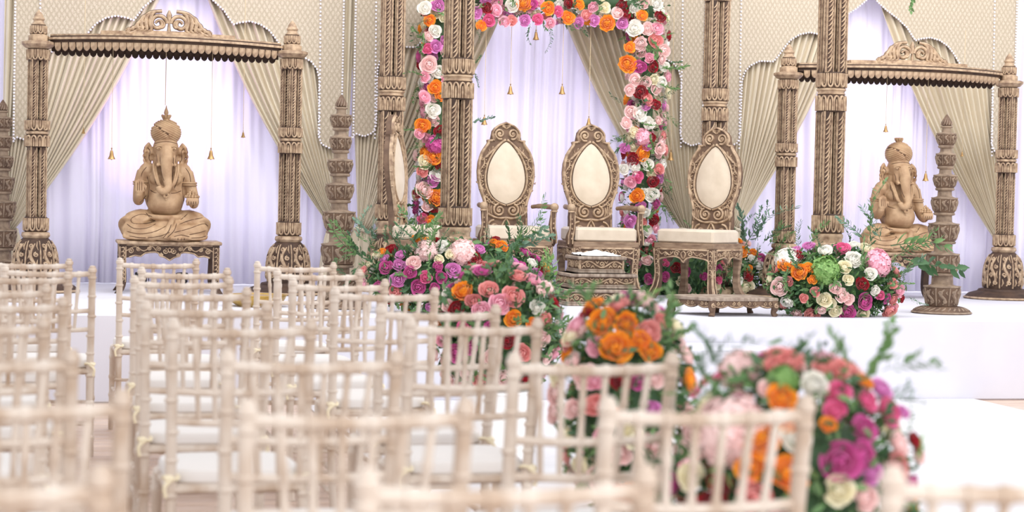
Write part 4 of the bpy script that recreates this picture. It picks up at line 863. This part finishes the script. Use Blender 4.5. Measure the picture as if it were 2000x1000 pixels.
def mound(name, label, base, C, R, keys, pal, n, seed, sprigs=(), size=(.035, .05), leaves=700, nsp=16, splen=.22, greens=('leaf_green', 'leaf_deep'), lower=-.75, group=None, cat='flower arrangement', sp_up=.3):
    """oval flower arrangement: named blooms first (their spots read off the photo, set on the oval), then filled all round"""
    B = Bouquet(name, label, cat, base, seed, group); C = Vector(C); R = Vector(R); rnd = B.rnd
    def surf(d): d = Vector(d).normalized(); return Vector((C.x + R.x * d.x, C.y + R.y * d.y, C.z + R.z * d.z)), Vector((d.x / R.x, d.y / R.y, d.z / R.z)).normalized()
    for px, py, dia, c, k in keys:
        dv = ray(px, py); o = CAMP - C; a = sum((dv[i] / R[i]) ** 2 for i in range(3)); b = 2 * sum(dv[i] * o[i] / R[i] ** 2 for i in range(3)); c_ = sum((o[i] / R[i]) ** 2 for i in range(3)) - 1; D = b * b - 4 * a * c_
        if D >= 0: P = CAMP + dv * ((-b - math.sqrt(D)) / (2 * a))
        else:
            P = CAMP + dv * (-b / (2 * a)); q = P - C; l = math.sqrt(sum((q[i] / R[i]) ** 2 for i in range(3))); P = C + q * (min(l, 1.08) / l)
        q = P - C; nn = Vector((q.x / R.x ** 2, q.y / R.y ** 2, q.z / R.z ** 2)).normalized(); r = dia * mpp(P) / 2
        B.bloom(P, nn * .8 + Vector((-.1, -.5, .15)), c, k, r)
    cs, ws = zip(*pal); t = 0
    for _ in range(n * 30):
        if t >= n: break
        z = rnd.uniform(lower, 1); a = rnd.uniform(0, 2 * PI); q = math.sqrt(1 - min(1, z * z)); P, nn = surf((q * math.cos(a), q * math.sin(a), z)); r = rnd.uniform(*size)
        if B.free(P, r, .82): B.bloom(P, nn, rnd.choices(cs, ws)[0], rnd.choices('rph', (6, 3, 1 if r > .04 else 0))[0], r); t += 1
    pts = []
    for _ in range(int(leaves * 1.4)):
        z = rnd.uniform(lower - .1, 1); z = max(-1, z); a = rnd.uniform(0, 2 * PI); q = math.sqrt(1 - z * z); P, nn = surf((q * math.cos(a), q * math.sin(a), z)); pts.append((C + (P - C) * rnd.uniform(.8, 1.1), nn))
    B.spray(pts, greens[0], greens[1], .058 if R.x > .28 else .04)
    core = MB(); core.ell(tuple(C - B.base), tuple(R * .68), 16, 10); ob('moss_core', core, 'leaf_deep', B.root)
    for _ in range(nsp):
        z = rnd.uniform(-.3, .95); a = rnd.uniform(0, 2 * PI); q = math.sqrt(1 - z * z); P, nn = surf((q * math.cos(a), q * math.sin(a), z)); B.sprig(C + (P - C) * .85, C + (P - C) * .85 + (nn + Vector((0, 0, sp_up))).normalized() * splen * rnd.uniform(.7, 1.2), rnd.choice(greens))
    for x0, y0, x1, y1, Y, g in sprigs: B.sprig(at(x0, y0, Y), at(x1, y1, Y - .02), var=2 if Y < 6 else None, g={'g': 'leaf_green', 'd': 'leaf_deep', 'b': 'leaf_blue', 'l': 'leaf_lime'}[g])
    return B
PK = dict(m='magenta', o='orchid', b='blush', s='salmon', w='white', c='cream', O='orange', r='red', d='dusty', h='hotpink', p='pink', g='lime')
def K(txt):
    out = []
    for q in txt.split(): a = q.split(','); out.append((int(a[0]), int(a[1]), int(a[2]), PK[a[3][0]], a[3][1] if len(a[3]) > 1 else 'r'))
    return out
# --- mound at the foot of the front-left pillar
def SP(txt, Y): return [tuple(int(v) for v in q.split(',')[:4]) + (Y, q.split(',')[4]) for q in txt.split()]
mound('flower_mound', 'mixed pink and red flower mound at the foot of the front left pillar', (2.42, 11.98, ST), (2.48, 11.88, ST + .22), (.58, .21, .25),
      K('763,487,36,r 815,463,38,Op 834,477,26,O 783,498,26,o 779,517,30,o 778,546,36,o 808,512,32,b 832,486,46,bh 862,481,32,wp 880,497,26,c 858,506,22,c 904,490,54,bh 927,505,32,r 885,527,34,o 855,520,24,m 817,561,34,m 832,541,28,h 800,532,28,m 862,541,26,m 848,562,22,m 919,534,38,d 942,522,32,d 1003,516,30,o 998,541,26,o 1014,550,22,o 1017,519,22,m 1032,558,40,r 1048,543,40,o 1057,530,26,r 975,535,22,cp 945,550,24,wp 980,480,28,Op 964,473,20,O 968,467,22,r 1005,480,16,O 690,527,22,s 711,487,24,cp 722,514,20,c 697,476,22,O 772,570,30,s 735,500,18,w 690,556,24,p 740,560,26,m'),
      (('magenta', 3), ('orchid', 3), ('blush', 2), ('red', 1.5), ('white', 1.5), ('orange', 1), ('dusty', 1)), 46, 21,
      SP('705,500,622,470,g 700,485,636,440,g 700,470,692,402,b 722,480,742,432,b 760,470,822,438,b 800,470,868,432,g 818,460,792,402,g 1000,480,1092,440,g 1010,478,1084,468,b 965,480,944,446,d 985,490,1072,452,b 700,520,668,566,d 1040,480,1072,430,b 740,470,700,430,b 690,500,650,500,g 735,520,690,470,d 745,500,715,455,g 860,470,885,440,d 790,460,760,425,b 680,540,640,520,d 930,560,990,560,g 1050,570,1120,548,g 1080,590,1098,500,l 1040,580,1082,520,l 770,470,800,430,d 800,480,840,440,d 830,480,860,445,g 780,480,770,440,d 850,475,842,440,g 760,480,740,440,d 720,500,740,450,d 710,510,680,460,d', 11.85), leaves=1500, nsp=30, greens=('leaf_green', 'leaf_deep'), splen=.2)
# --- mound at the foot of the front-right pillar
mound('flower_mound', 'flower mound with lime hydrangea at the foot of the front right pillar', (5.02, 11.92, ST), (4.99, 11.86, ST + .21), (.46, .21, .25),
      K('1540,504,54,wh 1557,500,28,r 1537,516,38,Op 1561,531,36,Op 1580,524,26,O 1586,546,22,O 1612,524,60,gh 1645,484,36,h 1669,475,28,w 1692,482,34,c 1668,506,40,wp 1719,512,58,ph 1728,492,26,r 1650,521,32,c 1657,546,26,c 1684,555,30,r 1632,562,28,b 1645,577,32,b 1657,584,26,b 1610,585,32,c 1622,592,26,c 1631,607,28,c 1655,610,36,m 1690,590,38,m 1687,614,28,c 1739,607,38,s 1766,613,24,p 1757,566,32,p 1744,554,24,s 1586,617,34,s 1555,613,26,b 1577,478,30,o 1546,480,22,o 1573,469,16,r 1612,489,34,w 1522,560,40,b 1700,535,30,w 1592,570,22,s 1570,582,20,s 1720,577,20,h 1770,585,20,r 1540,550,22,d 1745,585,26,d'),
      (('salmon', 2), ('white', 2), ('blush', 2), ('magenta', 1.5), ('red', 1), ('orange', 1), ('cream', 2)), 40, 22,
      SP('1560,485,1552,436,d 1580,478,1606,428,g 1690,470,1650,420,b 1700,470,1680,372,g 1720,470,1700,400,b 1740,480,1852,452,g 1765,505,1892,545,d 1750,500,1830,470,g 1705,612,1722,674,d 1700,615,1704,650,g 1530,612,1520,652,d 1540,610,1560,645,d 1760,540,1800,500,b 1775,580,1805,600,b 1530,560,1510,600,d 1560,560,1530,530,d 1590,590,1560,560,d', 11.82), leaves=1500, nsp=22, splen=.18)
# --- blooms round the right rear pillar, behind the armless chair
mound('flower_mound', 'low flower mound behind the armless chair, round the right rear pillar', (4.78, 14.3, ST), (4.86, 14.42, ST + .16), (.66, .26, .30),
      K('1264,508,26,b 1338,530,26,m 1299,541,22,m 1300,514,18,h 1321,523,26,r 1398,525,28,m 1403,547,18,h 1330,549,22,c 1396,559,26,c 1342,563,20,b 1440,548,28,w 1446,490,34,O 1471,495,22,Op 1487,508,36,m 1462,538,26,r 1463,525,18,O 1458,561,38,cp 1479,571,28,c 1481,516,26,w 1500,562,36,b 1470,506,22,w 1490,536,26,c 1410,509,20,s 1444,470,16,O 1455,475,26,b 1281,480,18,r 1375,540,18,m 1268,545,24,m 1510,540,22,c'),
      (('magenta', 2), ('white', 2), ('cream', 2), ('red', 1), ('orange', 1)), 30, 23,
      SP('1455,480,1490,382,b 1460,480,1438,402,b 1475,470,1508,405,b 1500,480,1535,440,g 1480,470,1470,400,b 1510,500,1540,450,g 1450,470,1442,420,d 1490,475,1520,430,d 1310,570,1280,545,d 1360,560,1340,585,d', 14.1), leaves=1800, nsp=26, greens=('leaf_deep', 'leaf_green'), splen=.2)
# --- tall aisle arrangements on plinths
def plinth(label, x, y, h, r=.15):
    p = thing('flower_plinth', label, 'plinth', (x, y, .0155), 0, 'white flower plinths'); ob('drum', MB().lathe([(r, 0), (r, h - .015)], 32), 'cloth_white', p); ob('top_plate', MB().lathe([(r, h - .016), (r + .012, h - .013), (r + .012, h - .003), (r, h)], 32), 'cloth_white', p)
def aisle(label, x, y, R, C, keys, pal, n, seed, sprigs, **k): return mound('aisle_flowers', label, (x, y, C[2] - R[2] * .9), C, R, keys, pal, n, seed, sprigs, group='aisle flower arrangements', **k)
plinth('white round plinth under the aisle flowers closest to the camera', 1.60, 4.0, .29); plinth('white round plinth under the orange-topped aisle flowers, middle one', 1.64, 5.45, .335); plinth('white round plinth under the aisle flowers nearest the stage', 2.0, 8.73, .36)
PALA = (('blush', 4), ('pink', 2), ('cream', 2), ('orange', 1.5), ('magenta', 1.5), ('red', 1), ('salmon', 2))
aisle('big blurred aisle flowers closest to the camera, with orange and magenta blooms', 1.60, 4.0, (.275, .22, .34), (1.605, 4.02, .61),
      K('1440,716,90,bh 1425,835,150,bh 1540,706,64,s 1512,712,44,s 1592,752,62,wp 1532,742,64,gh 1527,776,64,O 1482,850,92,Op 1466,912,64,O 1546,822,54,O 1541,922,88,O 1556,858,66,w 1642,900,92,m 1687,888,64,m 1703,922,54,o 1752,914,70,d 1738,802,70,h 1694,782,54,h 1722,758,56,o 1690,744,40,O 1690,836,60,m 1637,768,56,h 1632,802,50,h 1802,854,50,r 1800,888,44,b 1618,830,38,O 1640,958,68,c 1692,972,64,b 1742,958,64,b 1347,930,66,c 1406,950,50,r 1390,992,76,r 1640,724,50,s 1608,716,46,s 1400,735,24,h 1440,770,24,m 1372,732,28,d 1352,760,26,h 1500,760,44,b 1770,800,34,o'),
      PALA, 60, 31, SP('1690,742,1762,648,g 1722,724,1818,676,g 1660,716,1646,656,g 1553,702,1562,652,d 1402,722,1398,646,d 1372,722,1436,640,d 1380,740,1350,690,d 1760,770,1782,742,b 1790,900,1815,870,l 1740,780,1790,760,b 1545,700,1570,665,d', 3.82), leaves=1500, nsp=14, splen=.11, size=(.03, .045))
aisle('aisle flowers with bright orange roses on top, middle of the three', 1.63, 5.45, (.205, .19, .335), (1.655, 5.46, .655),
      K('1176,628,66,O 1160,596,46,O 1151,606,44,r 1203,677,70,O 1224,633,50,Op 1272,686,48,O 1250,665,44,O 1267,646,56,s 1110,611,48,p 1104,641,52,c 1136,642,46,b 1166,677,46,p 1108,693,42,O 1106,674,28,d 1142,736,60,b 1078,726,56,c 1160,745,40,p 1212,740,54,r 1247,744,38,m 1062,762,54,b 1162,792,50,s 1082,805,54,b 1206,810,34,O 1235,850,56,c 1280,740,44,b 1275,800,40,o 1120,800,44,b 1180,850,46,p'),
      PALA, 52, 32, SP('1290,662,1342,588,g 1300,668,1350,636,g 1148,592,1154,545,g 1242,612,1240,566,g 1296,640,1320,575,g 1300,690,1346,672,g 1100,640,1085,600,b 1280,700,1325,690,g 1240,600,1275,560,l', 5.3), leaves=1200, nsp=10, splen=.12, size=(.032, .05))
aisle('aisle flowers nearest the stage, pink and salmon with an orange bloom', 1.99, 8.72, (.30, .24, .31), (2.01, 8.74, .655),
      K('903,568,46,Op 955,566,42,s 1003,578,50,s 977,592,48,p 890,602,36,r 925,588,38,d 875,596,30,b 1003,622,38,O 1040,632,30,O 870,572,22,w 940,606,40,p 890,690,40,m 920,678,36,m 862,664,30,p 991,665,36,r 862,752,40,b 902,752,40,b 942,746,40,s 905,642,34,h 960,640,34,m 850,640,34,O 1050,600,34,w 960,700,40,b 1020,690,40,s 1060,660,36,b 985,740,40,b 830,700,36,b'),
      (('blush', 3), ('pink', 2), ('salmon', 2), ('magenta', 2), ('red', 1), ('orange', .7)), 56, 33, SP('1040,640,1135,586,g 1050,640,1125,640,g 1040,600,1090,560,b 1060,660,1110,620,g 1020,640,1080,600,g 1070,650,1130,670,b', 8.55), leaves=1300, nsp=16, splen=.16)
# --- flower arch behind the thrones
arch = Bouquet('flower_arch', 'square flower arch of mixed roses framing the two thrones', 'flower arch', (3.7, 14.52, ST), 41)
AY = 14.52
def arch_pt(s):
    """point on the centre line: left column, beam, right column"""
    if s < 2.2: return Vector((2.84 - .03 * (1 - s / 2.2), AY, ST + .06 + s)), Vector((0, 0, 1))
    if s < 3.85: return Vector((2.84 + (s - 2.2), AY, ST + 2.26)), Vector((1, 0, 0))
    return Vector((4.475 + .02 * math.sin((s - 3.85) * 2.5), AY, ST + 2.26 - (s - 3.85))), Vector((0, 0, -1))
for px, py, dia, c, k in K('950,15,26,r 930,25,28,o 1000,10,32,w 1021,6,34,Op 1041,9,24,m 1070,16,30,O 1090,23,24,h 1110,34,30,O 1110,6,22,r 1130,8,28,O 1146,30,26,s 1161,40,26,o 1186,45,34,Op 1206,25,28,b 1216,45,26,o 1181,15,26,c 1221,28,24,r 1255,30,26,O 1290,32,26,r 1284,55,30,p 1240,55,36,w 1265,56,28,b 1281,80,32,s 1230,92,26,O 1251,86,28,bp 1297,100,30,b 1226,125,38,Op 1250,131,30,m 1276,130,26,r 1240,156,28,b 1230,176,26,b 1251,180,30,r 1264,193,32,s 1281,204,24,r 1250,221,36,w 1262,207,22,o 1232,218,28,b 1224,240,28,b 1240,258,26,c 1254,268,36,ph 1271,268,24,r 1264,284,24,o 1255,299,36,O 1236,311,28,r 1240,327,28,w 1265,320,30,w 1246,345,28,h 1231,356,26,p 1276,355,26,r 1244,382,32,O 1273,380,32,w 1252,405,26,o 1276,430,24,r 1231,432,32,o 1264,450,28,w 1272,470,26,p 1245,465,26,b 955,40,28,h 985,42,26,p 1000,40,24,s 1025,40,26,o 1050,38,26,h 1075,45,24,p 1130,45,24,o 940,50,24,O 970,20,28,p 1290,290,26,b 1288,330,24,s 1220,290,24,o 1218,330,24,w 1292,160,24,w 1298,130,22,w 840,40,26,O 852,90,28,o 835,95,24,h 838,126,38,b 856,140,28,w 850,170,32,O 861,187,26,O 830,150,24,p 829,190,30,p 846,215,34,w 825,246,34,O 861,256,30,r 820,261,24,p 853,281,40,mh 846,305,38,O 861,321,26,r 830,316,32,c 856,341,34,w 825,335,26,s 846,353,26,o 830,371,40,b 853,385,38,Op 848,404,26,r 815,378,20,r 835,401,28,b 825,426,24,h 840,431,24,O 850,60,28,w 838,70,24,b 830,15,30,w 855,10,30,o'):
    P = at(px, py, AY - .15); arch.bloom(P, Vector((arch.rnd.uniform(-.3, .3), -1, arch.rnd.uniform(-.2, .3))), c, k, dia * mpp(P) / 2)
rnd = arch.rnd; cs, ws = zip(('magenta', 1.3), ('orchid', 2), ('blush', 6), ('white', 6), ('red', 1.2), ('orange', 1.3), ('pink', 3), ('cream', 4), ('salmon', 2)); t = 0
for _ in range(30000):
    if t >= 430: break
    s = rnd.uniform(.02, 5.9); c, d = arch_pt(s); a = rnd.uniform(0, 2 * PI); e1 = Vector((0, -1, 0)); e2 = d.cross(e1); n = e1 * math.cos(a) + e2 * math.sin(a); P = c + n * rnd.uniform(.12, .17); r = rnd.uniform(.038, .055)
    if n.y > .3 and rnd.random() < .6: continue
    if arch.free(P, r, .62): arch.bloom(P, n, rnd.choices(cs, ws)[0], rnd.choices('rp', (4, 5))[0], r); t += 1
pts = []
for _ in range(3000):
    c, d = arch_pt(rnd.uniform(0, 6.0)); a = rnd.uniform(0, 2 * PI); e1 = Vector((0, -1, 0)); e2 = d.cross(e1); n = e1 * math.cos(a) + e2 * math.sin(a); pts.append((c + n * rnd.uniform(.08, .19), n))
arch.spray(pts)
fr = MB(); fr.tube([arch_pt(s)[0] - arch.base for s in (0, 1, 2.19)], .05, 10); fr.tube([arch_pt(s)[0] - arch.base for s in (2.2, 3, 3.84)], .05, 10); fr.tube([arch_pt(s)[0] - arch.base for s in (3.86, 4.5, 5.95)], .05, 10); ob('moss_core', fr, 'leaf_deep', arch.root)
for x0, y0, x1, y1, Y, g in SP('1288,135,1338,128,g 1285,165,1322,172,g 1290,220,1326,236,g 1292,190,1325,180,d 832,150,795,128,g 822,285,788,285,g 1218,270,1180,268,d 1215,285,1186,310,d 1072,48,1092,88,d 1036,46,1020,82,d 930,60,945,75,d 1240,160,1270,150,g 1245,240,1285,250,g 830,60,822,100,g 838,35,815,60,d 850,235,872,240,d 920,240,958,226,b 925,125,942,110,d 925,140,940,165,d 1120,45,1150,62,d 1290,20,1315,40,g 1300,70,1320,60,g 1215,200,1190,190,d 860,410,880,440,g 835,420,815,450,g 1290,400,1310,420,g 1240,10,1270,0,d 1180,20,1150,0,d 1000,25,1030,28,d 1245,330,1275,335,g 855,120,870,100,d', AY - .17): arch.sprig(at(x0, y0, Y), at(x1, y1, Y), {'g': 'leaf_green', 'd': 'leaf_deep', 'b': 'leaf_blue'}[g])
for i in range(64):
    c, d = arch_pt(rnd.uniform(.1, 5.8)); a = rnd.uniform(-1.3, 1.3); e1 = Vector((0, -1, 0)); e2 = d.cross(e1); n = e1 * math.cos(a) + e2 * math.sin(a); q = c + n * .15
    arch.sprig(q, q + (n * .6 + e2 * rnd.uniform(-.8, .8) + d * rnd.uniform(-.8, .8)).normalized() * rnd.uniform(.11, .17), rnd.choice(('leaf_green', 'leaf_deep', 'leaf_green')), rnd.choice((0, 2)))
p = at(1781, -22, 14.3); q = at(1783, 22, 14.3); B = Bouquet('leaf_spray', 'single green leaf spray dangling at the top right before the brocade', 'leaves', tuple(p), 5); B.sprig(tuple(p), tuple(q), 'leaf_green', 2)
ob('string', MB().tube([(0, 0, 0), (0, 0, 3.5 - p.z)], .002, 5), 'string', B.root)
# ================================================================ guest chairs
def bamboo(P0, P1, r, n=9, knots=(), r1=None, m=0):
    """turned stick from P0 to P1 with raised bamboo knuckles"""
    P0, P1 = Vector(P0), Vector(P1); L_ = (P1 - P0).length; r1 = r1 or r; prof = [(r * .85, 0)]; ks = sorted(knots)
    prof.append((r, .004))
    for k in ks:
        z = L_ * k; rr = r + (r1 - r) * k; prof += [(rr, z - .012), (rr * 1.22, z - .006), (rr * 1.22, z + .006), (rr, z + .012)]
    prof += [(r1, L_ - .004), (r1 * .85, L_)]; mb = MB(); mb.lathe(prof, n, m, Matrix.Translation(P0) @ (P1 - P0).to_track_quat('Z', 'Y').to_matrix().to_4x4()); return mb
def chiavari():
    t = thing('guest_chair', 'pale limewashed spindle-back guest chair', 'chair'); hw, M1 = .185, 'limewash'; tilt = lambda z: -.185 - .065 * max(0, (z - .45)) / .47
    for s in (-1, 1):
        mb = MB(); P = [(s * (hw - .01), -.215, 0), (s * hw, -.19, .25), (s * hw, tilt(.45), .45), (s * (hw + .004), tilt(.7), .7), (s * (hw + .006), tilt(.89), .89)]
        mb.tube(P, [.013, .0155, .0165, .016, .0155], 10)
        for z in (.14, .30, .42, .52, .60, .69, .78, .865): q = tilt(z) if z > .45 else -.19; mb.lathe([(.0155, -.007), (.0195, -.003), (.0195, .003), (.0155, .007)], 10, 0, Matrix.Translation((s * (hw + (.005 if z > .6 else 0)), q, z)))
        mb.lathe([(.014, 0), (.019, .004), (.019, .016), (.014, .021), (.0145, .024), (.012, .030), (.004, .033)], 10, 0, Matrix.Translation((s * (hw + .006), tilt(.895), .887))); ob('back_post', mb, M1, t)
        mb = bamboo((s * (hw + .005), .19, 0), (s * (hw - .0), .175, .435), .0135, 10, (.2, .42, .64, .88), .017); ob('leg', mb, M1, t)
    def rail(z, r, dip=.006): y = tilt(z); return MB().tube([(hw * u, y - .012 * (1 - u * u), z - dip * (1 - u * u)) for u in (-1, -.75, -.5, -.25, 0, .25, .5, .75, 1)], r, 9)
    mb = rail(.882, .0125)
    for u in (-.72, -.43, -.14, .14, .43, .72): mb.tube([(hw * u - .008, tilt(.88) - .012 * (1 - u * u), .882 - .006 * (1 - u * u)), (hw * u + .008, tilt(.88) - .012 * (1 - u * u), .882 - .006 * (1 - u * u))], .0155, 9)
    ob('top_rail', mb, M1, t); ob('back_rail', rail(.715, .0105), M1, t); ob('back_rail', rail(.63, .0105), M1, t)
    for i in range(6):
        u = -1 + 2 * (i + 1) / 7; ub = u * .86; ob('spindle', bamboo((hw * ub, tilt(.635) - .01 * (1 - u * u), .628), (hw * u, tilt(.875) - .012 * (1 - u * u), .872), .0075, 8, (.38, .7), .0085), M1, t)
    ob('seat', MB().box((0, 0, .437), (.395, .40, .026), 0, .008), M1, t)
    mb = MB(); n = 12; v = []
    for z, q in ((.449, .96), (.458, 1.0), (.478, 1.0), (.488, .97), (.492, .88)):
        for i in range(40):
            a = 2 * PI * i / 40; c, s = math.cos(a), math.sin(a); e = 5; rr = 1 / (abs(c) ** e + abs(s) ** e) ** (1 / e); v.append((.192 * q * rr * c, .192 * q * rr * s + .002, z))
    mb.add(v, [tuple(range(160, 200))] + [(k * 40 + i, k * 40 + (i + 1) % 40, k * 40 + 40 + (i + 1) % 40, k * 40 + 40 + i) for k in range(4) for i in range(40)]); pad = ob('seat_pad', mb, 'pad_white', t)
    for s in (-1, 1):
        mb = MB(); x, y = s * hw, tilt(.47); mb.tube([(x + .021 * math.cos(a), y + .021 * math.sin(a), .472 + .004 * math.sin(a * 2)) for a in [2 * PI * i / 12 for i in range(13)]], .005, 6); mb.ell((x + s * .008, y - .026, .47), (.014, .010, .012), 8, 6)
        mb.tube(smoothpts([(x, y - .028, .47), (x + s * .02, y - .034, .45), (x + s * .016, y - .03, .42)], 3), .006, 5); ob('pad_tie', mb, 'tie_cream', pad)
    for y, z in ((.178, .16), (.18, .26)): ob('stretcher', bamboo((-hw, y, z), (hw, y, z), .0085, 8, (.3, .7)), M1, t)
    ob('stretcher', bamboo((-hw, -.198, .20), (hw, -.198, .20), .0085, 8, (.3, .7)), M1, t)
    for s in (-1, 1):
        for z in (.13, .22): ob('stretcher', bamboo((s * hw, -.2, z), (s * hw, .18, z), .0085, 8, (.3, .7)), M1, t)
    return t
proto = chiavari(); used = False
ORD = ['front row', 'second row', 'third row', 'fourth row', 'fifth row', 'sixth row', 'seventh row', 'eighth row', 'rearmost row']
COLS = {'left': [(141, 506), (187, 520), (140, 532), (99, 556), (132, 581), (96, 620), (153, 684), (255, 763), (218, 911)],
        'middle': [(389, 506), (450, 524), (455, 541), (490, 562), (530, 590), (618, 624), (787, 686), (925, 780), (1282, 908)],
        'right': [(657, 513), (709, 527), (759, 546), (857, 563), (977, 596), (1060, 622), (1325, 690), (1590, 775), (2250, 905)]}
DESC = {'left': 'left of the narrow gap', 'middle': 'just right of the narrow gap', 'right': 'beside the aisle flowers'}
rnd = random.Random(99)
for cname, lst in COLS.items():
    for i, (px, py) in enumerate(lst):
        c = proto if not used else copy_tree(proto); used = True
        p = atz(px, py, .92); rz = rnd.uniform(-.035, .035) + (.02 if cname != 'left' else -.01)
        off = Matrix.Rotation(rz, 3, 'Z') @ Vector((.205, -.25, 0)); c.location = (p.x - off.x, p.y - off.y, .0155 if p.x > 1.85 else .003); c.rotation_euler = (0, 0, rz)
        tag(c, 'pale limewashed spindle-back chair, %s from the stage, column %s' % (ORD[i], DESC[cname]) if i < 8 else 'large blurred limewashed chair in the rearmost row, column %s' % DESC[cname], 'chair', 'limewashed guest chairs')
